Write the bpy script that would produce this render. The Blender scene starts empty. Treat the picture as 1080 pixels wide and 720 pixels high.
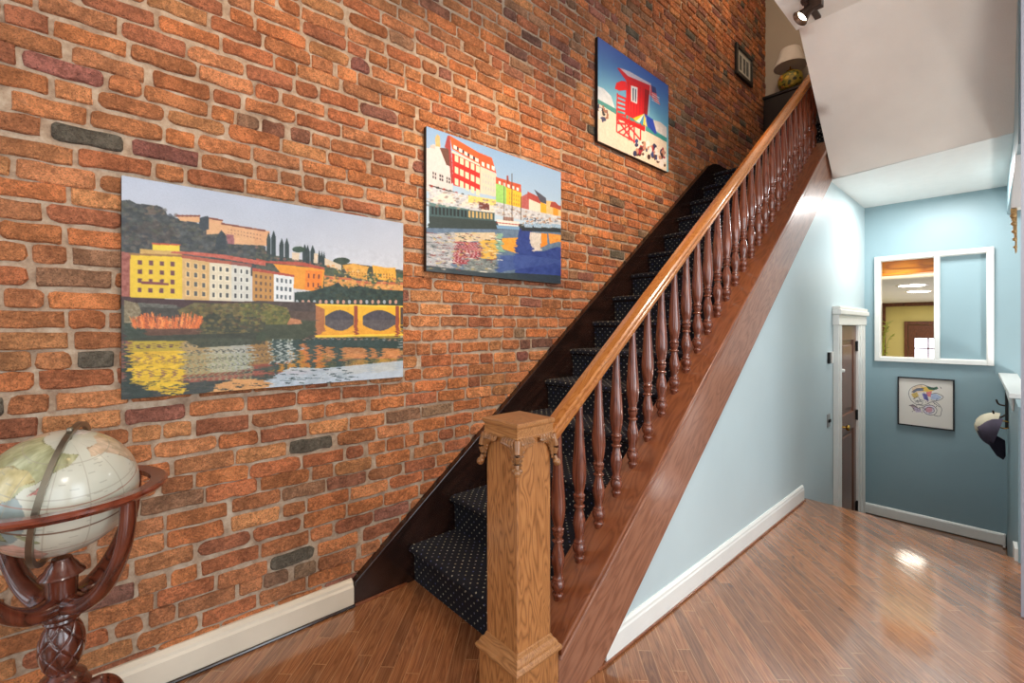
import bpy, bmesh, math, random
import numpy as np
from mathutils import Vector, Matrix
random.seed(7); rng = np.random.RandomState(11)
S = bpy.context.scene; COL = S.collection
PI = math.pi
# ------------------------------------------------------------------ camera
CX, CH, F = 2.27, 1.40, 480.0
TH = math.atan2(530, 480); ST, CT = math.sin(TH), math.cos(TH)
def ray(px, py):
    u = px - 540; v = 345 - py
    return (-ST*F + CT*u, CT*F + ST*u, v)
def on_x(px, py, X):
    r = ray(px, py); t = (X-CX)/r[0]; return (t*r[1], CH+t*r[2])
def on_y(px, py, Y):
    r = ray(px, py); t = Y/r[1]; return (CX+t*r[0], CH+t*r[2])
cam = bpy.data.cameras.new('camera'); co = bpy.data.objects.new('camera', cam); COL.objects.link(co)
co.location = (CX, 0, CH); co.rotation_euler = (PI/2, 0, TH)
cam.sensor_width = 36; cam.lens = 36*F/1080; cam.shift_y = -15/1080; cam.clip_start = .05
S.camera = co
# ------------------------------------------------------------------ colours / materials
def lin(c):
    return tuple(((x/255)/12.92 if x/255 <= .04045 else (((x/255)+.055)/1.055)**2.4) for x in c)
def c4(c): return (*lin(c), 1)
class N:
    def __init__(s, name):
        s.m = bpy.data.materials.new(name); s.m.use_nodes = True; s.t = s.m.node_tree
        s.b = s.t.nodes['Principled BSDF']
    def n(s, ty, **k):
        o = s.t.nodes.new(ty)
        for a, v in k.items(): setattr(o, a, v)
        return o
    def l(s, a, b): s.t.links.new(a, b)
    def math(s, op, a, b=None, c=None):
        o = s.n('ShaderNodeMath', operation=op)
        for i, v in enumerate((a, b, c)):
            if v is None: continue
            if isinstance(v, (int, float)): o.inputs[i].default_value = v
            else: s.l(v, o.inputs[i])
        return o.outputs[0]
    def noise(s, vec, scale, detail=3, rough=.5, dist=0):
        o = s.n('ShaderNodeTexNoise'); o.inputs['Scale'].default_value = scale; o.inputs['Detail'].default_value = detail
        o.inputs['Roughness'].default_value = rough; o.inputs['Distortion'].default_value = dist
        if vec is not None: s.l(vec, o.inputs['Vector'])
        return o
    def ramp(s, fac, stops):
        o = s.n('ShaderNodeValToRGB'); e = o.color_ramp.elements
        while len(e) < len(stops): e.new(.5)
        for i, (p, c) in enumerate(stops): e[i].position = p; e[i].color = c if len(c) == 4 else (*c, 1)
        s.l(fac, o.inputs[0]); return o.outputs[0]
    def mix(s, fac, a, b, mode='MIX'):
        o = s.n('ShaderNodeMix', data_type='RGBA', blend_type=mode)
        for i, v in ((0, fac), (6, a), (7, b)):
            if isinstance(v, (int, float)): o.inputs[i].default_value = v
            elif isinstance(v, tuple): o.inputs[i].default_value = v
            else: s.l(v, o.inputs[i])
        return o.outputs[2]
    def bump(s, h, strength=.3, dist=.01):
        o = s.n('ShaderNodeBump'); o.inputs['Strength'].default_value = strength; o.inputs['Distance'].default_value = dist
        s.l(h, o.inputs['Height']); s.l(o.outputs[0], s.b.inputs['Normal'])
    def coord(s, which='Object'): return s.n('ShaderNodeTexCoord').outputs[which]
    def mapped(s, vec, scale=(1, 1, 1), rot=(0, 0, 0), loc=(0, 0, 0)):
        o = s.n('ShaderNodeMapping'); o.inputs['Scale'].default_value = scale; o.inputs['Rotation'].default_value = rot
        o.inputs['Location'].default_value = loc; s.l(vec, o.inputs['Vector']); return o.outputs[0]
def plain(name, rgb, rough=.5, metal=0, nz=.06, nscale=12, bump=0, bscale=60, coat=0, spec=.5):
    k = N(name); b = k.b
    v = k.coord()
    n = k.noise(v, nscale, 4)
    base = lin(rgb)
    lo = tuple(max(0, x*(1-nz)) for x in base); hi = tuple(min(1, x*(1+nz)) for x in base)
    k.l(k.ramp(n.outputs[0], [(.3, lo), (.7, hi)]), b.inputs['Base Color'])
    b.inputs['Roughness'].default_value = rough; b.inputs['Metallic'].default_value = metal
    b.inputs['Coat Weight'].default_value = coat; b.inputs['Specular IOR Level'].default_value = spec
    if bump:
        k.bump(k.noise(v, bscale, 3).outputs[0], bump, .004)
    return k.m
def wood(name, dark, mid, light, axis='Z', rough=.3, scale=1., coat=.3, cath=1., bump=.15):
    k = N(name); b = k.b; v = k.coord()
    rot = {'X': (0, PI/2, 0), 'Y': (PI/2, 0, 0), 'Z': (0, 0, 0)}[axis] if isinstance(axis, str) else axis
    r0 = k.mapped(v, rot=rot)
    big = k.mapped(r0, scale=(3*scale, 3*scale, .55*scale))
    n1 = k.noise(big, 2.2, 2, .5, .4)
    rings = k.math('FRACT', k.math('MULTIPLY', n1.outputs[0], 16*cath))
    rr = k.math('PINGPONG', rings, .5)
    fine = k.noise(k.mapped(r0, scale=(90*scale, 90*scale, 4*scale)), 2.5, 4, .7)
    mixv = k.math('ADD', k.math('MULTIPLY', rr, 1.1), k.math('MULTIPLY', fine.outputs[0], .55))
    col = k.ramp(mixv, [(.2, lin(dark)), (.5, lin(mid)), (.85, lin(light))])
    k.l(col, b.inputs['Base Color'])
    b.inputs['Roughness'].default_value = rough; b.inputs['Coat Weight'].default_value = coat; b.inputs['Coat Roughness'].default_value = .15
    if bump: k.bump(fine.outputs[0], bump, .002)
    return k.m
M = {}
# stair slope rotation so that grain runs with the slope
SL = .775; SA = math.atan(SL)
M['oak'] = wood('golden_oak', (120, 74, 38), (168, 110, 62), (184, 126, 74), 'Z', .32, 2.2)
M['oak_side'] = wood('golden_oak_trim', (132, 86, 48), (166, 112, 64), (178, 124, 76), 'X', .3, 2.4)
M['oak_carved'] = plain('carved_oak', (146, 98, 56), .35, nz=.3, nscale=40, coat=.3)
M['oak_rail'] = wood('golden_oak_rail', (146, 84, 36), (176, 108, 50), (188, 122, 62), (PI/2-SA+PI, 0, 0), .25, 3.0)
M['mahog'] = wood('turned_mahogany', (82, 38, 22), (112, 56, 36), (130, 72, 50), 'Z', .22, 1.4, .6, bump=.03)
M['string'] = wood('stringer_wood', (122, 76, 54), (144, 94, 70), (156, 106, 80), (PI/2-SA+PI, 0, 0), .42, 2.2, .4, .4, .04)
M['string_top'] = wood('stringer_cap_wood', (104, 54, 30), (126, 70, 40), (138, 80, 48), (PI/2-SA+PI, 0, 0), .28, 2.2, .4, .5, .04)
M['skirt'] = wood('dark_skirt_wood', (24, 14, 11), (38, 22, 17), (48, 29, 23), (PI/2-SA+PI, 0, 0), .25, .8, .5, .5, .03)
M['globe_wood'] = wood('cherry_wood', (54, 22, 14), (86, 38, 24), (108, 52, 34), 'Z', .2, 1.2, .7, .6, .03)
M['globe_ring'] = wood('cherry_ring_wood', (84, 34, 20), (116, 52, 32), (132, 64, 42), 'X', .18, 1.2, .7, .4, .02)
M['pewter'] = plain('brushed_pewter', (140, 132, 116), .32, .9, nz=.1)
M['white'] = plain('white_trim_paint', (236, 236, 230), .3, nz=.02, coat=.2)
M['cream'] = plain('cream_trim_paint', (222, 210, 190), .4, nz=.06, nscale=5)
M['ceil_lo'] = plain('white_ceiling_paint', (236, 236, 232), .6, nz=.02)
M['plaster'] = plain('stippled_plaster', (234, 230, 222), .8, nz=.04, nscale=3, bump=.5, bscale=120)
M['blue'] = plain('blue_wall_paint', (140, 166, 173), .42, nz=.03, nscale=2, bump=.05, bscale=90)
M['blue_lt'] = plain('pale_blue_wall_paint', (190, 207, 210), .42, nz=.03, nscale=2, bump=.05, bscale=90)
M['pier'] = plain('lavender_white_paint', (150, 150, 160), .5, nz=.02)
M['beige'] = plain('beige_wall_paint', (176, 164, 146), .8, nz=.04, nscale=3)
M['yellow'] = plain('yellow_wall_paint', (214, 200, 130), .7, nz=.04, nscale=3)
M['black'] = plain('black_edge', (18, 16, 16), .4)
M['blackm'] = plain('black_metal', (30, 27, 25), .35, .5)
M['bronze'] = plain('bronze_metal', (74, 56, 46), .35, .7, nz=.2)
M['brass'] = plain('brass', (200, 160, 80), .25, 1)
M['door_dk'] = plain('dark_brown_door_paint', (120, 84, 68), .4, nz=.12, nscale=4, coat=.15)
M['door_far'] = wood('brown_door_wood', (78, 40, 26), (104, 56, 38), (120, 70, 48), 'Z', .4)
M['orange'] = wood('orange_beam_wood', (170, 84, 14), (224, 132, 24), (242, 164, 44), 'X', .3, .6, .3, .5)
M['mat'] = plain('off_white_mat_board', (232, 228, 220), .6, nz=.02)
M['shade'] = plain('white_lamp_shade', (214, 206, 196), .8, nz=.03)
M['dkfab'] = plain('dark_cabinet_wood', (22, 15, 13), .35, nz=.2)
M['gold'] = plain('gilded_carving', (186, 150, 96), .45, .3, nz=.25, nscale=60)
M['hat_w'] = plain('cream_cloth', (216, 206, 180), .9, nz=.1, bump=.3, bscale=300)
M['hat_p'] = plain('grey_purple_cloth', (74, 66, 82), .9, nz=.2, bump=.3, bscale=300)
M['leaf'] = plain('houseplant_leaf', (150, 160, 60), .5, nz=.3)
M['gray_plate'] = plain('grey_switch_plate', (150, 150, 148), .4, .3)
M['pot'] = plain('dark_clay_pot', (60, 36, 30), .5)
def emis(name, rgb, st):
    k = N(name); k.b.inputs['Base Color'].default_value = c4(rgb); k.b.inputs['Emission Color'].default_value = c4(rgb)
    k.b.inputs['Emission Strength'].default_value = st; return k.m
M['bulb'] = emis('lit_bulb', (255, 236, 205), 9)
M['dl'] = emis('lit_downlight', (255, 244, 226), 12)
M['pane'] = emis('daylit_pane', (236, 240, 255), 2.2)
def glassmat():
    k = N('clear_glass'); k.b.inputs['Roughness'].default_value = .02; k.b.inputs['Transmission Weight'].default_value = 1; k.b.inputs['IOR'].default_value = 1.45
    return k.m
M['glass'] = glassmat()
def attrmat(name, rough=.4, coat=0, nz=0, bump=0, bscale=80, mottle=None):
    k = N(name); a = k.n('ShaderNodeAttribute', attribute_name='Col'); c = a.outputs['Color']
    v = k.coord()
    if mottle:
        n1 = k.noise(v, mottle[0], 6, .65); n2 = k.noise(v, mottle[1], 5, .7)
        f = k.math('ADD', k.math('MULTIPLY', n1.outputs[0], .9), k.math('MULTIPLY', n2.outputs[0], .9))
        g = k.ramp(f, [(.6, (.5, .45, .42)), (.88, (.95, .95, .95)), (1.12, (1.35, 1.35, 1.38))])
        c = k.mix(1., c, g, 'MULTIPLY')
        n6 = k.noise(v, 210, 3, .7); c = k.mix(1., c, k.ramp(n6.outputs[0], [(.32, (.35, .32, .3)), (.45, (.95, .95, .95)), (.7, (1.15, 1.15, 1.15))]), 'MULTIPLY')
        n3 = k.noise(v, 9, 5, .7); pit = k.ramp(n3.outputs[0], [(.66, (0, 0, 0)), (.78, (1, 1, 1))])
        c = k.mix(k.math('MULTIPLY', pit, .35), c, c4((172, 152, 130)))
        n4 = k.noise(v, 75, 3, .6)
        n5 = k.noise(v, 20, 4, .6); h = k.math('ADD', k.math('ADD', n2.outputs[0], k.math('MULTIPLY', n4.outputs[0], .6)), k.math('MULTIPLY', n5.outputs[0], 1.2))
        k.bump(h, bump, .03)
    k.l(c, k.b.inputs['Base Color'])
    k.b.inputs['Roughness'].default_value = rough; k.b.inputs['Coat Weight'].default_value = coat; k.b.inputs['Coat Roughness'].default_value = .12
    return k.m
M['brick'] = attrmat('old_red_brick', .86, mottle=(8, 55), bump=.9)
M['print'] = attrmat('printed_picture', .5)
M['globe_map'] = attrmat('printed_globe_map', .3, .5)
def mortar():
    k = N('rough_mortar'); v = k.coord(); n = k.noise(v, 14, 6, .7); n2 = k.noise(v, 90, 4, .7)
    k.l(k.ramp(n.outputs[0], [(.3, c4((136, 110, 90))), (.5, c4((182, 158, 134))), (.72, c4((210, 194, 172)))]), k.b.inputs['Base Color'])
    k.b.inputs['Roughness'].default_value = .95
    k.bump(k.math('ADD', n.outputs[0], n2.outputs[0]), .7, .008); return k.m
M['mortar'] = mortar()
def floor_mat(name, dark=1.0):
    k = N(name); b = k.b; geo = k.n('ShaderNodeNewGeometry').outputs['Position']
    sp = k.n('ShaderNodeSeparateXYZ'); k.l(geo, sp.inputs[0])
    al = k.math('MULTIPLY', k.math('SUBTRACT', sp.outputs[1], sp.outputs[0]), .7071)
    ac = k.math('MULTIPLY', k.math('ADD', sp.outputs[1], sp.outputs[0]), .7071)
    W = .057
    rowf = k.math('DIVIDE', ac, W); row = k.math('FLOOR', rowf); fr = k.math('FRACT', rowf)
    wn = k.n('ShaderNodeTexWhiteNoise', noise_dimensions='1D'); k.l(row, wn.inputs['W'])
    colf = k.math('ADD', k.math('DIVIDE', al, 1.1), k.math('MULTIPLY', wn.outputs[0], 7.)); cid = k.math('FLOOR', colf); cfr = k.math('FRACT', colf)
    cb = k.n('ShaderNodeCombineXYZ'); k.l(row, cb.inputs[0]); k.l(cid, cb.inputs[1])
    wn2 = k.n('ShaderNodeTexWhiteNoise', noise_dimensions='3D'); k.l(cb.outputs[0], wn2.inputs['Vector'])
    # grain coords
    gv = k.n('ShaderNodeCombineXYZ'); k.l(al, gv.inputs[0]); k.l(ac, gv.inputs[1]); k.l(k.math('MULTIPLY', wn2.outputs[0], 30.), gv.inputs[2])
    g1 = k.noise(k.mapped(gv.outputs[0], scale=(1.2, 18, 1)), 1.6, 3, .5, .5)
    rings = k.math('PINGPONG', k.math('MULTIPLY', g1.outputs[0], 9.), .5)
    g2 = k.noise(k.mapped(gv.outputs[0], scale=(5, 260, 1)), 1.5, 4, .7)
    f = k.math('ADD', k.math('MULTIPLY', rings, .75), k.math('MULTIPLY', g2.outputs[0], .5))
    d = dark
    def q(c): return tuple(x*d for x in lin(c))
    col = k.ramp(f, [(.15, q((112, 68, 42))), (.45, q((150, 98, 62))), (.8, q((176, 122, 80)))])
    tone = k.ramp(wn2.outputs[0], [(0, (.74, .72, .72)), (.5, (.97, .95, .93)), (1, (1.2, 1.15, 1.1))])
    col = k.mix(1., col, tone, 'MULTIPLY')
    e1 = k.math('LESS_THAN', fr, .045); e2 = k.math('LESS_THAN', cfr, .003); e = k.math('MAXIMUM', e1, e2)
    col = k.mix(k.math('MULTIPLY', e, .6), col, c4((204, 156, 108)))
    k.l(col, b.inputs['Base Color'])
    b.inputs['Roughness'].default_value = .22; b.inputs['Coat Weight'].default_value = 1; b.inputs['Coat Roughness'].default_value = .09
    wav = k.noise(k.mapped(gv.outputs[0], scale=(2, 14, 0)), 1.2, 2)
    edge = k.math('MULTIPLY', e1, -.3)
    k.bump(k.math('ADD', k.math('ADD', wav.outputs[0], edge), k.math('MULTIPLY', g2.outputs[0], .02)), .25, .004)
    k.l(b.inputs['Normal'].links[0].from_socket, b.inputs['Coat Normal'])
    return k.m
M['floor'] = floor_mat('oak_strip_floor')
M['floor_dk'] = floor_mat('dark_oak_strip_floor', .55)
def carpet():
    k = N('navy_dotted_carpet'); b = k.b; uv = k.coord('UV')
    vo = k.n('ShaderNodeTexVoronoi', feature='F1'); vo.voronoi_dimensions = '2D'
    vo.inputs['Scale'].default_value = 1; vo.inputs['Randomness'].default_value = 0
    k.l(k.mapped(uv, scale=(30, 30, 30), rot=(0, 0, PI/4)), vo.inputs['Vector'])
    dot = k.math('LESS_THAN', vo.outputs['Distance'], .13)
    wn = k.n('ShaderNodeTexWhiteNoise', noise_dimensions='3D'); k.l(vo.outputs['Position'], wn.inputs['Vector'])
    dc = k.ramp(wn.outputs[0], [(0, c4((190, 188, 172))), (.5, c4((150, 142, 112))), (1, c4((70, 80, 130)))])
    fz = k.noise(k.coord(), 350, 2); 
    base = k.ramp(fz.outputs[0], [(.3, c4((4, 5, 12))), (.7, c4((13, 16, 32)))])
    k.l(k.mix(dot, base, dc), b.inputs['Base Color']); b.inputs['Roughness'].default_value = .95
    k.bump(fz.outputs[0], .6, .004); return k.m
M['carpet'] = carpet()
# ------------------------------------------------------------------ object helpers
def link(name, me, mat, parent=None, loc=(0, 0, 0)):
    o = bpy.data.objects.new(name, me); COL.objects.link(o)
    for m in (mat if isinstance(mat, (list, tuple)) else [mat]): me.materials.append(m)
    if parent: o.parent = parent
    o.location = loc; return o
def obj(name, bm, mat, parent=None, loc=(0, 0, 0), smooth=False):
    bmesh.ops.recalc_face_normals(bm, faces=bm.faces)
    me = bpy.data.meshes.new(name); bm.to_mesh(me); bm.free()
    if smooth:
        for p in me.polygons: p.use_smooth = True
        me.set_sharp_from_angle(angle=math.radians(42))
    return link(name, me, mat, parent, loc)
def tag(o, label=None, cat=None, group=None, kind=None):
    if label: o['label'] = label
    if cat: o['category'] = cat
    if group: o['group'] = group
    if kind: o['kind'] = kind
    return o
def struct(o): o['kind'] = 'structure'; return o
def empty(name, label, cat, loc=(0, 0, 0), group=None):
    o = bpy.data.objects.new(name, None); COL.objects.link(o); o.location = loc; o.empty_display_size = .05
    return tag(o, label, cat, group)
def B(): return bmesh.new()
def box(bm, a, b, bev=0, seg=2):
    a = Vector(a); b = Vector(b); c = (a+b)/2; s = b-a
    r = bmesh.ops.create_cube(bm, size=1, matrix=Matrix.Translation(c) @ Matrix.Diagonal((abs(s.x), abs(s.y), abs(s.z), 1)))
    if bev:
        es = list({e for v in r['verts'] for e in v.link_edges})
        bmesh.ops.bevel(bm, geom=es, offset=bev, segments=seg, affect='EDGES', profile=.5)
    return bm
def prism(bm, pts, axis, lo, hi, bev=0):
    """extrude polygon pts along axis; pts in the remaining two axes order"""
    def P(p, k):
        if axis == 'x': return (k, p[0], p[1])
        if axis == 'y': return (p[0], k, p[1])
        return (p[0], p[1], k)
    v0 = [bm.verts.new(P(p, lo)) for p in pts]; v1 = [bm.verts.new(P(p, hi)) for p in pts]
    fs = [bm.faces.new(v0), bm.faces.new(v1[::-1])]
    n = len(pts)
    for i in range(n): fs.append(bm.faces.new((v0[i], v0[(i+1) % n], v1[(i+1) % n], v1[i])))
    if bev:
        es = list({e for f in fs[:2] for e in f.edges})
        bmesh.ops.bevel(bm, geom=es, offset=bev, segments=2, affect='EDGES', profile=.5)
    return bm
def lathe(bm, prof, seg=24, c=(0, 0, 0), mat=None):
    rings = []
    for r, z in prof:
        if r < 1e-5: rings.append([bm.verts.new((c[0], c[1], c[2]+z))])
        else: rings.append([bm.verts.new((c[0]+r*math.cos(2*PI*i/seg), c[1]+r*math.sin(2*PI*i/seg), c[2]+z)) for i in range(seg)])
    for a, b in zip(rings, rings[1:]):
        if len(a) == 1 and len(b) == 1: continue
        for i in range(seg):
            j = (i+1) % seg
            if len(a) == 1: bm.faces.new((a[0], b[j], b[i]))
            elif len(b) == 1: bm.faces.new((a[i], a[j], b[0]))
            else: bm.faces.new((a[i], a[j], b[j], b[i]))
    for R in (rings[0], rings[-1]):
        if len(R) > 2: bm.faces.new(R)
    if mat is not None:
        vs = [v for R in rings for v in R]
        bmesh.ops.transform(bm, matrix=mat, verts=vs)
    return bm
def smoothpts(pts, n=6):
    out = []; P = [Vector(p) for p in pts]
    for i in range(len(P)-1):
        p0 = P[max(i-1, 0)]; p1 = P[i]; p2 = P[i+1]; p3 = P[min(i+2, len(P)-1)]
        for k in range(n):
            t = k/n
            out.append(.5*((2*p1)+(p2-p0)*t+(2*p0-5*p1+4*p2-p3)*t*t+(3*p1-p0-3*p2+p3)*t**3))
    out.append(P[-1]); return out
def tube(bm, pts, rad, seg=8, flat=None, up=(0, 0, 1)):
    """sweep; rad float or list; flat=(a,b) elliptical multipliers along side / up"""
    P = [Vector(p) for p in pts]; n = len(P); rs = rad if isinstance(rad, (list, tuple)) else [rad]*n
    if len(rs) != n:
        rs = [float(np.interp(i/(n-1), np.linspace(0, 1, len(rs)), rs)) for i in range(n)]
    U = Vector(up); rings = []
    for i, p in enumerate(P):
        d = (P[min(i+1, n-1)]-P[max(i-1, 0)]).normalized()
        s = d.cross(U)
        if s.length < 1e-4: s = d.cross(Vector((1, 0, 0)))
        s.normalize(); w = s.cross(d).normalized()
        fa, fb = flat or (1, 1)
        rings.append([bm.verts.new(p+rs[i]*(fa*math.cos(2*PI*k/seg)*s+fb*math.sin(2*PI*k/seg)*w)) for k in range(seg)])
    for a, b in zip(rings, rings[1:]):
        for k in range(seg): bm.faces.new((a[k], a[(k+1) % seg], b[(k+1) % seg], b[k]))
    bm.faces.new(rings[0]); bm.faces.new(rings[-1][::-1]); return bm
def grid_color_mesh(name, img, corner, du, dv):
    """flat grid whose vertices carry the picture; corner=top-left, du right, dv down"""
    H, W, _ = img.shape
    gu, gv = np.meshgrid(np.linspace(0, 1, W), np.linspace(0, 1, H))
    co_ = np.array(corner)[None, None]+gu[..., None]*np.array(du)+gv[..., None]*np.array(dv)
    me = bpy.data.meshes.new(name)
    idx = np.arange(H*W).reshape(H, W)
    q = np.stack([idx[:-1, :-1], idx[1:, :-1], idx[1:, 1:], idx[:-1, 1:]], -1).reshape(-1, 4)
    me.vertices.add(H*W); me.vertices.foreach_set('co', co_.reshape(-1).astype(np.float32))
    me.loops.add(q.size); me.loops.foreach_set('vertex_index', q.reshape(-1).astype(np.int32))
    me.polygons.add(len(q)); me.polygons.foreach_set('loop_start', (np.arange(len(q))*4).astype(np.int32))
    me.update(calc_edges=True)
    a = me.color_attributes.new('Col', 'FLOAT_COLOR', 'POINT')
    x = np.clip(img/255., 0, 1); x = np.where(x <= .04045, x/12.92, ((x+.055)/1.055)**2.4)
    rgba = np.concatenate([x, np.ones((H, W, 1))], -1)
    a.data.foreach_set('color', rgba.reshape(-1).astype(np.float32))
    return me
def vnoise(H, W, s, seed=0, oct=3):
    r = np.random.RandomState(seed); out = np.zeros((H, W)); amp = 1; tot = 0
    for o in range(oct):
        hs, ws = max(2, int(H/s)+2), max(2, int(W/s)+2)
        g = r.rand(hs, ws); yy = np.linspace(0, hs-1.001, H); xx = np.linspace(0, ws-1.001, W)
        y0 = yy.astype(int); x0 = xx.astype(int); fy = (yy-y0)[:, None]; fx = (xx-x0)[None]
        a = g[y0][:, x0]; b = g[y0][:, x0+1]; c = g[y0+1][:, x0]; d = g[y0+1][:, x0+1]
        out += amp*((a*(1-fx)+b*fx)*(1-fy)+(c*(1-fx)+d*fx)*fy); tot += amp; amp *= .55; s = max(1.2, s/2)
    return out/tot
class Pic:
    """painter whose coordinates are mapped through fn(px,py)->(s,t) onto a W x H raster"""
    def __init__(s, W, H, fn, bg=(200, 200, 200)):
        s.W, s.H, s.fn = W, H, fn; s.a = np.zeros((H, W, 3)); s.a[:] = bg; s.k = 0
    def poly(s, pts, col, noise=0, ns=5, raw=False, alpha=1., stretch=None):
        P = np.array([p if raw else s.fn(*p) for p in pts], float); X = P[:, 0]*(s.W-1); Y = P[:, 1]*(s.H-1)
        x0, x1 = max(0, int(X.min())), min(s.W-1, int(X.max())+1); y0, y1 = max(0, int(Y.min())), min(s.H-1, int(Y.max())+1)
        if x1 < x0 or y1 < y0: return
        gx, gy = np.meshgrid(np.arange(x0, x1+1), np.arange(y0, y1+1)); ins = np.zeros(gx.shape, bool); n = len(X); j = n-1
        for i in range(n):
            c = ((Y[i] > gy) != (Y[j] > gy)); dy = (Y[j]-Y[i]) or 1e-9
            ins ^= c & (gx < (X[j]-X[i])*(gy-Y[i])/dy+X[i]); j = i
        col = np.array(col, float); s.k += 1
        sub = s.a[y0:y1+1, x0:x1+1]
        v = np.broadcast_to(col, sub.shape).copy()
        if noise:
            nn = vnoise(sub.shape[0], sub.shape[1], ns, s.k+100)-.5
            v = v+nn[..., None]*noise*2
        sub[ins] = (v*alpha+sub*(1-alpha))[ins]
    def rect(s, x0, y0, x1, y1, col, **k): s.poly([(x0, y0), (x1, y0), (x1, y1), (x0, y1)], col, **k)
    def ell(s, x, y, rx, ry, col, **k):
        s.poly([(x+rx*math.cos(a*PI/9), y+ry*math.sin(a*PI/9)) for a in range(18)], col, **k)
    def line(s, x0, y0, x1, y1, w, col, **k):
        d = math.hypot(x1-x0, y1-y0) or 1; nx, ny = -(y1-y0)/d*w/2, (x1-x0)/d*w/2
        s.poly([(x0+nx, y0+ny), (x1+nx, y1+ny), (x1-nx, y1-ny), (x0-nx, y0-ny)], col, **k)
    def specks(s, pts, n, cols, rx, ry, seed=1):
        r = random.Random(seed); xs = [p[0] for p in pts]; ys = [p[1] for p in pts]; k = 0; t = 0
        while k < n and t < n*20:
            t += 1; x = r.uniform(min(xs), max(xs)); y = r.uniform(min(ys), max(ys)); ins = False; j = len(pts)-1
            for i in range(len(pts)):
                if (pts[i][1] > y) != (pts[j][1] > y) and x < (pts[j][0]-pts[i][0])*(y-pts[i][1])/(pts[j][1]-pts[i][1])+pts[i][0]: ins = not ins
                j = i
            if ins:
                k += 1; f = r.uniform(.6, 1.4); s.ell(x, y, rx*f, ry*r.uniform(.6, 1.3), r.choice(cols), alpha=.65)
    def wins(s, quad, nx, ny, col, fw=.45, fh=.55, m=.08, jit=0):
        (ax, ay), (bx, by), (cx, cy), (dx, dy) = quad   # TL TR BR BL
        def L(u, v):
            return ((ax*(1-u)+bx*u)*(1-v)+(dx*(1-u)+cx*u)*v, (ay*(1-u)+by*u)*(1-v)+(dy*(1-u)+cy*u)*v)
        for i in range(nx):
            for j in range(ny):
                u0 = m+(1-2*m)*(i+.5-fw/2)/nx; u1 = m+(1-2*m)*(i+.5+fw/2)/nx
                v0 = m+(1-2*m)*(j+.5-fh/2)/ny; v1 = m+(1-2*m)*(j+.5+fh/2)/ny
                s.poly([L(u0, v0), L(u1, v0), L(u1, v1), L(u0, v1)], col)
def plane_fn(X, y0, y1, z0, z1):
    def fn(px, py):
        y, z = on_x(px, py, X); return ((y-y0)/(y1-y0), (z1-z)/(z1-z0))
    return fn
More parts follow.
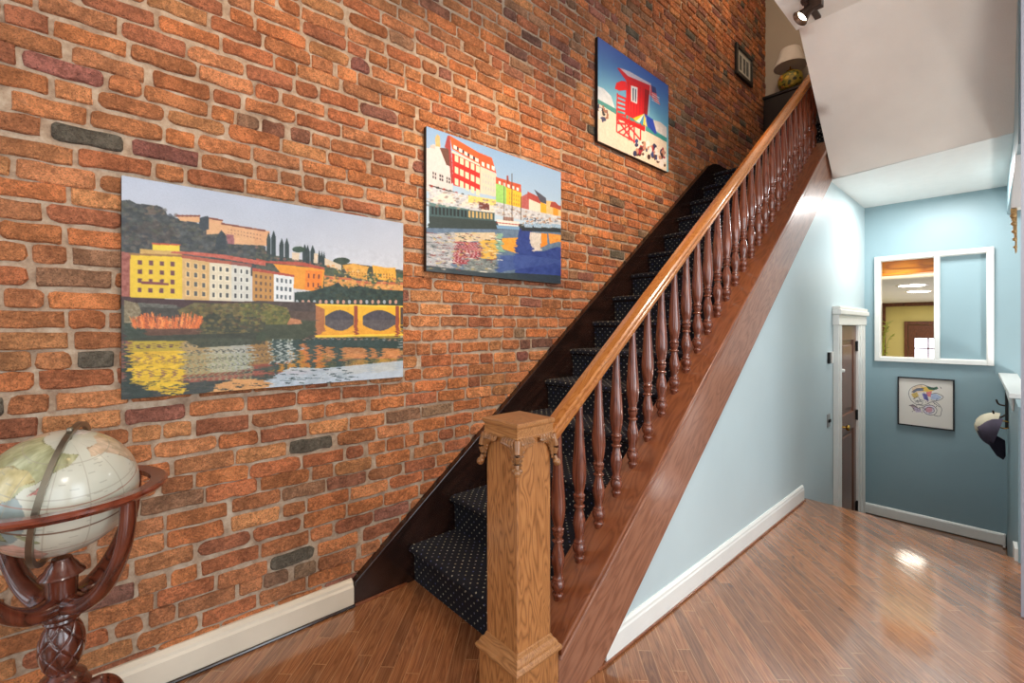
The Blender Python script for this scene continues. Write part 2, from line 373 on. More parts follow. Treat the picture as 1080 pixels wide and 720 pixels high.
# ================================================================== BRICK WALL
def brick_wall():
    ZL, ZH, YL, YH = 0.0, 6.0, -1.3, 6.68
    ch, jt = .0735, .0098
    pal = [(186, 114, 72), (182, 110, 70), (190, 120, 78), (178, 102, 66), (188, 112, 68), (190, 124, 80), (168, 98, 68), (182, 114, 76), (186, 108, 66), (180, 110, 72)]
    dk = [(96, 84, 72), (142, 88, 72), (148, 92, 70), (152, 92, 76), (144, 102, 78), (140, 106, 82), (146, 86, 74), (156, 108, 80), (128, 84, 70)]
    verts = []; faces = []; cols = []
    nz = int((ZH-ZL)/ch); r = random.Random(3)
    def course_wob(y, k): return .005*math.sin(y*1.7+k*.9)+.003*math.sin(y*4.3+k*2.1)
    for k in range(nz):
        y = YL-r.random()*.2; hdr = (k % 7 == 3)
        while y < YH:
            L = .2+r.uniform(-.012, .012)
            q = r.random()
            if hdr and q < .6 or q < .16: L = .095+r.uniform(-.01, .012)
            elif q > .94: L = .15
            j = jt*r.uniform(.7, 1.5) if r.random() < .9 else jt*2.6
            a, b = y, min(y+L, YH); y += L+j
            if b-a < .03: continue
            zc0 = ZL+k*ch; top = ch-jt*r.uniform(.6, 1.25)
            lo = jt*r.uniform(-.2, .3)
            hx = r.uniform(-.002, .004)
            # outline with rounded, chipped corners
            rd = r.uniform(.005, .013) if r.random() < .75 else r.uniform(.013, .024)
            pts = []
            w = b-a; h = top-lo
            corners = [(a, lo, 1, 1), (b, lo, -1, 1), (b, top, -1, -1), (a, top, 1, -1)]
            nside = 4 if w > .14 else 2
            for ci, (cy, cz, sy, sz) in enumerate(corners):
                rr = rd*r.uniform(.5, 1.4); rr = min(rr, h*.42)
                if ci in (0, 2): arc = [(cy, cz+sz*rr), (cy+sy*rr*.3, cz+sz*rr*.3), (cy+sy*rr, cz)]
                else: arc = [(cy+sy*rr, cz), (cy+sy*rr*.3, cz+sz*rr*.3), (cy, cz+sz*rr)]
                pts += arc
                if ci in (0, 2):
                    nc = corners[(ci+1) % 4]
                    for s in range(1, nside):
                        t = s/nside; pts.append((cy*(1-t)+nc[0]*t, cz+r.uniform(-.004, .004)))
            base = len(verts); n = len(pts); mc = sum(p[0] for p in pts)/n, sum(p[1] for p in pts)/n
            J = [(p[0]+r.uniform(-.0026, .0026), p[1]+r.uniform(-.002, .002)) for p in pts]
            tilt = r.uniform(-.012, .012)
            for ring in range(3):
                ins = (0, .0015, .006)[ring]; hh = (-.012, .004+hx, .0095+hx)[ring]
                for p in J:
                    dy, dz = p[0]-mc[0], p[1]-mc[1]
                    fy = max(0, 1-ins/(w/2)); fz = max(0, 1-ins/(h/2))
                    yy = mc[0]+dy*fy; zz = zc0+mc[1]+dz*fz+course_wob(mc[0]+dy, k)
                    verts.append((hh+(dy*tilt if ring else 0), yy, zz))
            for ring in range(2):
                for i in range(n):
                    i2 = (i+1) % n
                    faces.append((base+ring*n+i, base+ring*n+i2, base+(ring+1)*n+i2, base+(ring+1)*n+i))
            faces.append(tuple(base+2*n+i for i in range(n)))
            c = r.choice(dk) if r.random() < (.09 if zc0 < 3.2 else .28) else r.choice(pal)
            
            f = r.uniform(.9, 1.1)
            # old weathering higher up the stair hall: browner bricks
            c = tuple(min(255, x*f*m_) for x, m_ in zip(c, (1.09, 1.15, 1.15)))
            lc = (*lin(c), 1); cols += [lc]*(2*n+1)
    me = bpy.data.meshes.new('brick_face'); me.from_pydata(verts, [], faces); me.update()
    at = me.color_attributes.new('Col', 'FLOAT_COLOR', 'CORNER')
    arr = []
    for p in me.polygons: arr += list(cols[p.index])*p.loop_total
    at.data.foreach_set('color', np.array(arr, np.float32))
    bm = B(); box(bm, (-.16, YL, -.8), (-.0005, 6.68, 6.0)); w = obj('wall_left', bm, M['mortar']); struct(w)
    link('brick_face', me, M['brick'], w)
brick_wall()
# ================================================================== SHELL
# main floor (upper level), with the drop to the lower level behind
bm = B()
prism(bm, [(-.05, -3.2), (5.2, -3.2), (5.2, 4.0), (2.3, 4.10), (1.9, 4.20), (1.5, 4.27), (1.0, 4.29), (-.05, 4.29)], 'z', -.06, 0, .008)
struct(obj('floor', bm, M['floor']))
bm = B(); prism(bm, [(1.0, 4.28), (2.3, 4.07), (2.3, 4.0), (1.0, 4.2)], 'z', -.72, -.061)
for z, y in ((-.24, 4.55), (-.48, 4.82)): box(bm, (1.1, 4.15, -.73), (2.3, y, z))
struct(obj('trim_3', bm, M['string_top']))
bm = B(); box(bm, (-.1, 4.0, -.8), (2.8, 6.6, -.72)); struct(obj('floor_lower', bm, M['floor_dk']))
# blue wall under the stair (left wall of the back hall)
XW = 1.115
def under(y): return .785*(y-1.505)
bm = B()
D0, D1, DT = 5.28, 6.0, 1.42
pts = [(1.52, 0), (4.26, 0), (4.26, -.72), (D0, -.72), (D0, DT), (D1, DT), (D1, -.72), (6.5, -.72), (6.5, 3.0), (5.25, 3.0), (5.1, under(5.1)+.05), (1.54, .06)]
prism(bm, pts, 'x', XW-.09, XW)
struct(obj('wall_understair', bm, M['blue_lt']))
bm = B()
prism(bm, [(0, -.72), (2.5, -.72), (2.5, 3.2), (0, 3.2)], 'y', 6.5, 6.6)  # placeholder replaced below
bm.free()
# back wall with pass-through opening
wx0, wx1, wz0, wz1 = 1.25, 2.10, 1.06, 2.15
bm = B()
for a, b in (((.9, 6.5, -.72), (wx0, 6.6, 3.0)), ((wx1, 6.5, -.72), (2.9, 6.6, 3.0)), ((wx0, 6.5, -.72), (wx1, 6.6, wz0)), ((wx0, 6.5, wz1), (wx1, 6.6, 3.0))):
    box(bm, a, b)
struct(obj('wall_back', bm, M['blue']))
# right wall of the back hall, slightly splayed
bm = B()
def RX(y): return 2.22+(6.5-y)*.0265
for (ya, yb, za, zb) in ((4.05, 6.5, -.72, .925), (4.05, 6.5, 2.49, 3.9)):
    prism(bm, [(RX(yb), yb), (RX(ya), ya), (RX(ya)+.06, ya), (RX(yb)+.06, yb)], 'z', za, zb)
struct(obj('wall_right', bm, M['blue']))
# pier at right edge
bm = B(); prism(bm, [(2.291, 3.3), (2.31, 3.9), (2.6, 3.9), (2.6, 3.3)], 'z', 0, 3.71, .004)
struct(obj('wall_pier', bm, M['pier']))
# ceilings
bm = B(); prism(bm, [(1.0, 5.06), (2.9, 4.60), (2.9, 6.6), (1.0, 6.6)], 'z', 2.765, 2.86)
struct(obj('ceiling_back', bm, M['ceil_lo']))
bm = B()
def patch(bm, a, b, c, d, n=14):
    a, b, c, d = map(Vector, (a, b, c, d))
    g = [[bm.verts.new((a*(1-u)+b*u)*(1-v)+(d*(1-u)+c*u)*v) for u in [i/n for i in range(n+1)]] for v in [j/n for j in range(n+1)]]
    for j in range(n):
        for i in range(n):
            f = bm.faces.new((g[j][i], g[j][i+1], g[j+1][i+1], g[j+1][i])); f.smooth = True
patch(bm, (1.15, 4.01, 3.71), (2.7, 3.95, 3.71), (2.7, 4.65, 2.765), (1.15, 5.0, 2.765))
patch(bm, (1.15, 4.15, 3.85), (2.7, 4.09, 3.85), (2.7, 4.79, 2.9), (1.15, 5.14, 2.9))
patch(bm, (1.15, 4.01, 3.71), (1.15, 4.15, 3.85), (1.15, 5.14, 2.9), (1.15, 5.0, 2.765), 2)
bmesh.ops.remove_doubles(bm, verts=bm.verts, dist=.0005); struct(obj('ceiling_slope', bm, M['plaster']))
bm = B(); box(bm, (1.13, -3.2, 3.71), (5.2, 4.02, 3.83)); struct(obj('ceiling', bm, M['plaster']))
# stairwell walls above
bm = B(); prism(bm, [(-3.2, 3.831), (4.0, 3.831), (5.1, 3.0), (6.7, 3.0), (6.7, 6.0), (-3.2, 6.0)], 'x', 1.17, 1.27); struct(obj('wall_stairwell', bm, M['beige']))
bm = B(); box(bm, (-.1, 6.68, 2.9), (1.3, 6.8, 6.0)); struct(obj('wall_upper_back', bm, M['beige']))
bm = B(); box(bm, (-.16, -3.2, 6.0), (1.3, 6.8, 6.1)); struct(obj('ceiling_stairwell', bm, M['ceil_lo']))
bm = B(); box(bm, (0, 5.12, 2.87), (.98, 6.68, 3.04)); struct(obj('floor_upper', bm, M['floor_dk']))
# rest of the room behind the camera
def wall_with_hole(name, axis, k0, k1, lo, hi, z1, holes, mat):
    bm = B(); xs = sorted([lo, hi]+[h for q in holes for h in q[:2]])
    for a, b in zip(xs, xs[1:]):
        hs = [q for q in holes if q[0] <= a+1e-6 and q[1] >= b-1e-6]
        segs = [(0, hs[0][2]), (hs[0][3], z1)] if hs else [(0, z1)]
        for s0, s1 in segs:
            if s1-s0 < 1e-3: continue
            if axis == 'y': box(bm, (a, k0, s0), (b, k1, s1))
            else: box(bm, (k0, a, s0), (k1, b, s1))
    return struct(obj(name, bm, mat))
wall_with_hole('wall_front', 'y', -3.3, -3.2, -.1, 5.2, 3.71, [(.5, 1.5, .6, 2.9), (2.2, 3.6, .5, 3.0)], M['beige'])
wall_with_hole('wall_far_right', 'x', 5.2, 5.3, -3.2, 4.1, 3.71, [(-1.2, .4, .5, 2.9), (1.2, 2.8, .5, 2.9)], M['ceil_lo'])
bm = B(); box(bm, (2.6, 3.9, 2.765), (5.2, 4.0, 3.71)); box(bm, (2.34, 4.0, 2.765), (5.2, 6.6, 2.85)); struct(obj('ceiling_side', bm, M['ceil_lo']))
bm = B(); box(bm, (2.35, 4.0, -.06), (5.2, 6.6, -.001)); struct(obj('floor_side', bm, M['floor']))
bm = B(); box(bm, (2.9, 6.5, -.06), (5.2, 6.6, 2.85)); box(bm, (5.2, 4.1, -.06), (5.3, 6.6, 2.85)); struct(obj('wall_side', bm, M['blue']))
# baseboards
def baseboard(name, prof_axis, a, b, k, sgn, z0, h, th, mat):
    """run along axis from a to b; k = wall plane; sgn direction of protrusion"""
    prof = [(0, z0), (sgn*th, z0), (sgn*th, z0+h*.72), (sgn*th*.8, z0+h*.8), (sgn*th*.75, z0+h*.9), (sgn*th*.35, z0+h), (0, z0+h)]
    bm = B()
    if prof_axis == 'y': prism(bm, [(k+p[0], p[1]) for p in prof], 'y', a, b)
    else: prism(bm, [(k+p[0], p[1]) for p in prof], 'x', a, b)
    return struct(obj(name, bm, mat))
o = baseboard('baseboard_left', 'y', -1.3, .945, .006, 1, .012, .118, .04, M['cream'])
bm = B(); tube(bm, [(.05, -1.3, .006), (.05, .945, .006)], .008); obj('shoe_moulding', bm, M['skirt'], o)
o = baseboard('baseboard_understair', 'y', 1.56, 4.21, XW, 1, .012, .112, .018, M['white'])
bm = B(); box(bm, (XW, 1.5, 0), (XW+.026, 4.22, .012), .003); obj('shoe_moulding', bm, M['string_top'], o)
def bb_back():
    bm = B(); prof = [(6.5, -.71), (6.48, -.71), (6.48, -.62), (6.486, -.605), (6.5, -.6)]
    prism(bm, prof, 'x', 1.12, 2.215); return struct(obj('baseboard_back', bm, M['white']))
bb_back()
bm = B(); prism(bm, [(2.262, 4.2), (2.285, 4.2), (2.285, 4.07), (2.27, 4.07)], 'z', -.02, .075, .003); struct(obj('baseboard_right', bm, M['white']))
bm = B(); prism(bm, [(6.42, -.71), (6.495, -.71), (6.495, -.6), (6.42, -.59)], 'x', 2.195, 2.212); struct(obj('baseboard_corner', bm, M['white']))
# soffit + carved corbel, top right
bm = B(); prism(bm, [(2.252, 2.16), (2.34, 2.16), (2.34, 2.6), (2.282, 2.6)], 'y', 4.3, 4.42, .004); struct(obj('trim_1', bm, M['white']))
# ================================================================== DOOR (back hall, in left wall)
bm = B()
CXo = XW+.045
def casing(bm):
    box(bm, (XW-.0, D0-.13, -.72), (CXo, D0, DT), .006)
    box(bm, (XW, D1-.02, -.72), (CXo, D1+.3, DT), .006)
    box(bm, (XW, D0-.15, DT), (CXo+.01, D1+.31, DT+.10), .006)
    box(bm, (XW, D0-.17, DT+.10), (CXo+.03, D1+.33, DT+.15), .01)
    box(bm, (XW, D0-.16, DT+.15), (CXo+.018, D1+.32, DT+.18), .006)
    for y in (D0-.105, D0-.06): box(bm, (CXo, y, -.7), (CXo+.008, y+.02, DT), .003)
    for y in (D1+.06, D1+.2): box(bm, (CXo, y, -.7), (CXo+.008, y+.02, DT), .003)
casing(bm); dcas = struct(obj('trim_2', bm, M['white']))
d = struct(bpy.data.objects.new('door_1', None)); COL.objects.link(d)
bm = B(); X0, X1 = XW-.03, XW+.02
zs = [(-.70, -.55), (.35, .52), (1.27, DT-.005)]
for y0, y1 in ((D0+.005, D0+.12), (D1-.12, D1-.02)): box(bm, (X0, y0, -.70), (X1, y1, DT-.005), .002)
for z0, z1 in zs: box(bm, (X0, D0+.12, z0), (X1, D1-.12, z1), .002)
for z0, z1 in ((-.55, .35), (.52, 1.27)):
    box(bm, (X0+.01, D0+.12, z0), (X1-.018, D1-.12, z1)); box(bm, (X0+.01, D0+.17, z0+.05), (X1-.006, D1-.17, z1-.05), .008)
obj('door_panel', bm, M['door_dk'], d)
bm = B(); mt = Matrix.Translation((X1, D0+.07, .43)) @ Matrix.Rotation(PI/2, 4, 'Y')
lathe(bm, [(.028, 0), (.028, .006), (.01, .01), (.01, .035), (.024, .045), (.03, .058), (.022, .072), (0, .076)], 20, mat=mt); obj('door_knob', bm, M['brass'], d, smooth=True)
bm = B(); mt = Matrix.Translation((X1, D0+.07, .98)) @ Matrix.Rotation(PI/2, 4, 'Y')
lathe(bm, [(.018, 0), (.018, .01), (.014, .03), (0, .034)], 16, mat=mt); obj('coat_knob', bm, M['white'], d, smooth=True)
for z in (-.5, .47, 1.2):
    bm = B(); box(bm, (X1-.001, D1-.06, z-.05), (X1+.006, D1-.02, z+.05), .001); tube(bm, [(X1+.01, D1-.022, z-.055), (X1+.01, D1-.022, z+.055)], .008); obj('hinge', bm, M['blackm'], d)
# thermostat and switch plate by the door
t = empty('thermostat', 'small white wall thermostat with dark edge, upper left of the back door casing', 'thermostat', (XW, 5.0, 1.12))
bm = B(); box(bm, (0, 0, -.055), (.03, .05, .055), .005); obj('cover', bm, M['white'], t)
bm = B(); box(bm, (0, -.045, -.055), (.02, -.001, .05), .004); obj('backplate', bm, M['blackm'], t)
t = empty('light_switch', 'grey metal double light switch plate left of the back door casing', 'light switch', (XW, 4.985, .54))
bm = B(); box(bm, (0, -.045, -.06), (.006, .045, .06), .002); obj('plate', bm, M['gray_plate'], t)
for y in (-.02, .02):
    bm = B(); box(bm, (.006, y-.007, -.016), (.018, y+.007, .012), .002); obj('toggle', bm, M['blackm'], t)
# ================================================================== PASS-THROUGH WINDOW
w = struct(bpy.data.objects.new('window_1', None)); COL.objects.link(w)
bm = B()
fx0, fx1, fz0, fz1 = 1.211, 2.136, 1.022, 2.188
def fr(bm, x0, x1, z0, z1, wd, ya, yb, bev=.004):
    box(bm, (x0, ya, z0), (x0+wd, yb, z1), bev); box(bm, (x1-wd, ya, z0), (x1, yb, z1), bev)
    box(bm, (x0+wd, ya, z0), (x1-wd, yb, z0+wd), bev); box(bm, (x0+wd, ya, z1-wd), (x1-wd, yb, z1), bev)
fr(bm, fx0, fx1, fz0, fz1, .045, 6.465, 6.5)
fr(bm, fx0+.035, fx1-.035, fz0+.035, fz1-.035, .018, 6.478, 6.56)
obj('window_frame', bm, M['white'], w)
bm = B(); box(bm, (1.703, 6.47, fz0+.05), (1.748, 6.56, fz1-.05), .004); obj('mullion', bm, M['white'], w)
bm = B(); box(bm, (1.74, 6.545, wz0), (wx1, 6.565, wz1)); o = obj('sliding_panel', bm, M['blue'], w); o['label'] = 'blue painted panel closing the right half'
# room beyond the opening
bm = B()
box(bm, (-.6, 6.83, 2.02), (3.2, 15.2, 2.1)); struct(obj('ceiling_kitchen', bm, M['ceil_lo']))
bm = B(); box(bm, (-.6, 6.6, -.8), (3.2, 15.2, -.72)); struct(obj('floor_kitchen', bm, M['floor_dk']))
bm = B(); box(bm, (-.6, 15.1, -.72), (3.2, 15.2, 2.02)); struct(obj('wall_kitchen_back', bm, M['yellow']))
bm = B(); box(bm, (-.15, 6.81, -.72), (-.05, 15.1, 2.02)); box(bm, (3.0, 6.6, -.72), (3.1, 15.1, 2.02)); struct(obj('wall_kitchen_side', bm, M['yellow']))
bm = B(); box(bm, (-.05, 15.03, 1.93), (3.0, 15.1, 2.02), .01); box(bm, (-.05, 15.05, -.72), (.03, 15.1, 1.93)); struct(obj('trim_kitchen', bm, M['door_far']))
bm = B(); box(bm, (0.9, 6.62, 1.995), (2.9, 6.82, 2.5), .004); struct(obj('trim_4', bm, M['orange']))
dr = struct(bpy.data.objects.new('door_2', None)); COL.objects.link(dr)
bm = B(); ya = 15.04
for a, b in (((.40, ya, -.72), (.47, 15.1, 1.55)), ((.47, ya, 1.46), (1.6, 15.1, 1.55)), ((1.5, ya, -.72), (1.6, 15.1, 1.46))): box(bm, a, b, .004)
obj('door_casing', bm, M['door_far'], dr)
bm = B(); box(bm, (.48, 15.055, -.72), (.60, 15.095, 1.45), .003); box(bm, (1.38, 15.055, -.72), (1.49, 15.095, 1.45), .003); box(bm, (.6, 15.055, 1.13), (1.38, 15.095, 1.45), .003); box(bm, (.6, 15.055, -.72), (1.38, 15.095, .35), .003)
for x in (.835, 1.105): box(bm, (x, 15.055, .35), (x+.028, 15.09, 1.13), .002)
for z in (.60, .865): box(bm, (.6, 15.056, z), (1.38, 15.089, z+.028), .002)
obj('door_leaf', bm, M['door_far'], dr)
bm = B(); box(bm, (.6, 15.088, .35), (1.38, 15.094, 1.13)); obj('door_pane', bm, M['pane'], dr)
for i, (px, py) in enumerate(((961.5, 300.5), (969, 306.8))):
    r = ray(px, py); tt = .62/r[2]
    lx, ly = CX+tt*r[0], tt*r[1]
    t = empty('ceiling_light', ('recessed round ceiling light seen through the opening, the nearer and left one', 'recessed round ceiling light seen through the opening, the farther one')[i], 'ceiling light', (lx, ly, 2.02), 'recessed lights in the room beyond')
    bm = B(); lathe(bm, [(.0, -.018), (.13, -.018), (.16, -.004), (.16, 0), (0, 0)], 24); obj('lens', bm, M['dl'], t)
    bm = B(); lathe(bm, [(.155, -.008), (.19, -.005), (.19, 0), (.155, 0)], 24); obj('trim_ring', bm, M['white'], t)
# plant beyond
pl = empty('potted_plant', 'tall leafy green houseplant in a dark pot in the yellow room through the opening', 'houseplant', (.26, 13.0, -.72))
bm = B(); lathe(bm, [(.12, 0), (.17, .3), (.18, .34), (.15, .34), (.15, .3), (0, .3)], 20); obj('pot', bm, M['pot'], pl, smooth=True)
bm = B(); bl = B(); r = random.Random(5)
for i in range(22):
    a = r.uniform(0, 2*PI); R = r.uniform(.1, .27); h = r.uniform(1.2, 2.1)
    pts = smoothpts([(0, 0, .3), (R*.25*math.cos(a), R*.25*math.sin(a), .3+h*.5), (R*.6*math.cos(a), R*.6*math.sin(a), .3+h*.85), (R*math.cos(a), R*math.sin(a), .3+h*.95)], 4)
    tube(bm, pts, [.008, .003], 5)
    for k in range(5, len(pts)):
        for s in (-1, 1):
            p = pts[k]; q = a+s*1.1+r.uniform(-.3, .3); Lf = r.uniform(.08, .16); w_ = .02
            d_ = Vector((math.cos(q), math.sin(q), r.uniform(-.2, .5))).normalized(); sd = d_.cross(Vector((0, 0, 1))).normalized()*w_
            v = [bl.verts.new(x) for x in (p, p+d_*Lf*.4+sd, p+d_*Lf, p+d_*Lf*.4-sd)]; bl.faces.new(v)
obj('stems', bm, M['leaf'], pl); obj('foliage', bl, M['leaf'], pl)
# ================================================================== STAIRCASE
st = empty('staircase', 'wooden staircase with navy dotted carpet, turned balusters and golden oak newel against the brick wall', 'staircase', (.6, 1.26, 0))
stl = Vector((.6, 1.26, 0))
def sub(name, bm, mat, parent=st, smooth=False):
    o = obj(name, bm, mat, parent, smooth=smooth)
    if parent is st: o.location = -stl
    return o
XL, XR = .042, .985
RISE = .207; NL = .77
# carpet profile (y,z) with rounded nosings
prof = []
def nose(n): return (.99+RISE*n/NL, RISE*n)
def add_step(y, zt, zb, yn):
    """riser up from zb to zt at riser y, nosing bulge, tread back"""
    yr = y+.03
    prof.extend([(yr, zb+.004), (yr-.004, zt-.06), (y+.012, zt-.045), (y-.004, zt-.03), (y-.006, zt-.014), (y+.004, zt-.003), (y+.022, zt)])
    prof.append((yn, zt+.001))
steps = []
for n in range(1, 16):
    y, z = nose(n); yn = nose(n+1)[0]+.03 if n < 15 else 5.80
    add_step(y, z, z-RISE, yn-.0)
z = RISE*15; y = 5.80
for k in range(4):
    yn = y+.2; add_step(y-.03, z+.19, z, (yn) if k < 3 else 6.66); y = yn; z += .19
def carpet_mesh(prof, x0, x1, nx=12):
    bm = B(); uvl = bm.loops.layers.uv.new('UVMap'); P = prof; s = [0]
    for a, b in zip(P, P[1:]): s.append(s[-1]+math.hypot(b[0]-a[0], b[1]-a[1]))
    g = []
    for i in range(nx+1):
        x = x0+(x1-x0)*i/nx; row = []
        for j, p in enumerate(P):
            e = 0
            if i in (0, nx): e = .004
            row.append(bm.verts.new((x, p[0]+e, p[1]-e)))
        g.append(row)
    for i in range(nx):
        for j in range(len(P)-1):
            f = bm.faces.new((g[i][j], g[i+1][j], g[i+1][j+1], g[i][j+1])); f.smooth = True
            for lp, (ii, jj) in zip(f.loops, ((i, j), (i+1, j), (i+1, j+1), (i, j+1))): lp[uvl].uv = (x0+(x1-x0)*ii/nx, s[jj])
    return bm
me = bpy.data.meshes.new('stair_carpet'); bm = carpet_mesh(prof, XL, XR); bm.to_mesh(me); bm.free()
o = link('stair_carpet', me, M['carpet'], st); o.location = -stl
# solid wooden body under carpet
body = [(p[0]+.006, p[1]-.006) for p in prof] + [(6.66, 3.0), (5.4, 3.0), (1.7, 0)]
bm = B(); prism(bm, body, 'x', XL, XR); sub('tread_body', bm, M['skirt'])
# wall skirt (inner stringer)
SK = lambda y: .77*(y-.82)
pts = [(1.30, 0), (.95, 0), (.95, SK(.95))]
pts += [(y, SK(y)) for y in (3.0, 4.85)]
pts = [p for p in pts]
pts += [(4.93, 3.162), (5.0, 3.195), (5.08, 3.218), (5.17, 3.226), (5.26, 3.222), (5.4, 3.225), (5.75, 3.30), (6.45, 3.83), (6.6, 3.95), (6.6, 3.1), (5.3, 3.0), (5.0, 2.7)]
bm = B(); prism(bm, pts, 'x', .012, .042, .003); sub('wall_skirt', bm, M['skirt'])
bm = B()
cap = [(.95, SK(.95)), (4.9, SK(4.9)-.004)]
nrm = Vector((-SL, 1)).normalized()*.018
prism(bm, [(cap[0][0], cap[0][1]), (cap[1][0], cap[1][1]), (cap[1][0]+nrm.x, cap[1][1]+nrm.y), (cap[0][0], cap[0][1]+.022)], 'x', .004, .05, .004); sub('skirt_cap', bm, M['skirt'])
bm = B(); box(bm, (.042, .95, 0), (.056, 1.24, .012), .003); sub('shoe_moulding', bm, M['string_top'])
# outer stringer
def TOP(y): return .235+.787*(y-1.286)
XO = 1.135
pts = [(1.262, 0), (1.262, TOP(1.262)-.03), (4.9, TOP(4.9)-.03), (5.03, 3.02), (5.08, 2.98), (5.11, 2.80), (5.08, under(5.08)), (1.512, 0)]
bm = B(); prism(bm, pts, 'x', .985, XO, .003); sub('outer_stringer', bm, M['string'])
y0, y1 = 1.262, 4.93
nn = Vector((-.787, 1)).normalized()
pts = [(y0, TOP(y0)-.03), (y1, TOP(y1)-.03), (y1+.04, TOP(y1)-.01), (y1+.03, TOP(y1)+.01), (y1, TOP(y1)), (y0, TOP(y0))]
bm = B(); prism(bm, pts, 'x', .955, XO+.014, .006); sub('stringer_cap', bm, M['string_top'])
bm = B(); tube(bm, [(XO+.004, y0, TOP(y0)-.045), (XO+.004, y1, TOP(y1)-.045)], .009); sub('stringer_bead', bm, M['string'])
# newel post
nw = bpy.data.objects.new('newel_post', None); COL.objects.link(nw); nw.parent = st; nw.location = -stl
nx0, nx1, ny0, ny1 = 1.01, 1.17, 1.02, 1.18
bm = B(); box(bm, (nx0, ny0, .30), (nx1, ny1, 1.03), .004); obj('post_shaft', bm, M['oak'], nw)
bm = B(); box(bm, (nx0-.02, ny0-.02, 0), (nx1+.02, ny1+.02, .268), .004); obj('post_base', bm, M['oak'], nw)
bm = B()
def frust(bm, cx, cy, levels):
    rs = [[bm.verts.new((cx+sx*h, cy+sy*h, z)) for sx, sy in ((-1, -1), (1, -1), (1, 1), (-1, 1))] for h, z in levels]
    for a, b in zip(rs, rs[1:]):
        for i in range(4): bm.faces.new((a[i], a[(i+1) % 4], b[(i+1) % 4], b[i]))
    bm.faces.new(rs[0][::-1]); bm.faces.new(rs[-1])
frust(bm, 1.09, 1.10, [(.100, .262), (.108, .266), (.110, .275), (.106, .283), (.100, .286), (.098, .294), (.094, .302), (.086, .306), (.083, .318), (.080, .322)])
obj('base_moulding', bm, M['oak_side'], nw)
bm = B()
frust(bm, 1.09, 1.10, [(.081, 1.022), (.087, 1.025), (.088, 1.032), (.086, 1.036), (.086, 1.062), (.089, 1.065), (.091, 1.070), (.091, 1.078), (.088, 1.0815), (.06, 1.083)])
obj('post_cap', bm, M['oak_side'], nw)
for sx in (-1, 1):
    for sy in (-1, 1):
        bm = B(); cxn = 1.09+sx*.08; cyn = 1.10+sy*.08
        tip = Vector((cxn+sx*.016, cyn+sy*.016, .925))
        for face in (0, 1):
            for k in range(5):
                dd = .006+k*.0125
                off = Vector((-sx*dd, sy*.005, 0)) if face == 0 else Vector((sx*.005, -sy*dd, 0))
                out = Vector((0, sy, 0)) if face == 0 else Vector((sx, 0, 0)); inn = Vector((-sx, 0, 0)) if face == 0 else Vector((0, -sy, 0))
                base = Vector((cxn, cyn, 1.028))+off
                zz = .945+.013*k
                mid1 = base+Vector((0, 0, -.015))+out*.010+inn*.004
                mid2 = Vector((cxn, cyn, (1.028+zz)/2-.004))+inn*(dd*.62)+out*.010
                end = Vector((cxn, cyn, zz))+inn*(dd*.25)+out*.009; curl = end+out*.005+inn*(.006+.001*k)+Vector((0, 0, .004))
                tube(bm, smoothpts([base, mid1, mid2, end, curl], 4), [.0065, .0072, .006, .0045, .003], 7)
        tube(bm, smoothpts([(cxn+sx*.004, cyn+sy*.004, 1.025), (cxn+sx*.012, cyn+sy*.012, .985), (cxn+sx*.010, cyn+sy*.010, .95), tip], 5), [.014, .012, .008, .010], 10)
        bmesh.ops.create_uvsphere(bm, u_segments=12, v_segments=8, radius=.0135, matrix=Matrix.Translation(tip))
        for (ax, ay) in ((-sx*.012, sy*.003), (sx*.003, -sy*.012)):
            bmesh.ops.create_uvsphere(bm, u_segments=10, v_segments=6, radius=.009, matrix=Matrix.Translation(tip+Vector((ax, ay, .006))))
        obj('carved_leaf', bm, M['oak_carved'], nw, smooth=True)
# handrail
XH = 1.03
def RT(y): return .775*(y-.02)          # top of the rail
sec = [(-.026, -.062), (-.030, -.052), (-.030, -.040), (-.024, -.034), (-.026, -.026), (-.036, -.018), (-.037, -.008), (-.030, -.001), (0, .004), (.030, -.001), (.037, -.008), (.036, -.018), (.026, -.026), (.024, -.034), (.030, -.040), (.030, -.052), (.026, -.062)]
bm = B(); ya, yb = 1.175, 5.15
A = [bm.verts.new((XH+p[0], ya, RT(ya)+p[1]*1.12)) for p in sec]; Bv = [bm.verts.new((XH+p[0], yb, RT(yb)+p[1]*1.12)) for p in sec]
bm.faces.new(A); bm.faces.new(Bv[::-1])
for i in range(len(sec)): bm.faces.new((A[i], A[(i+1) % len(sec)], Bv[(i+1) % len(sec)], Bv[i]))
sub('handrail', bm, M['oak_rail'])
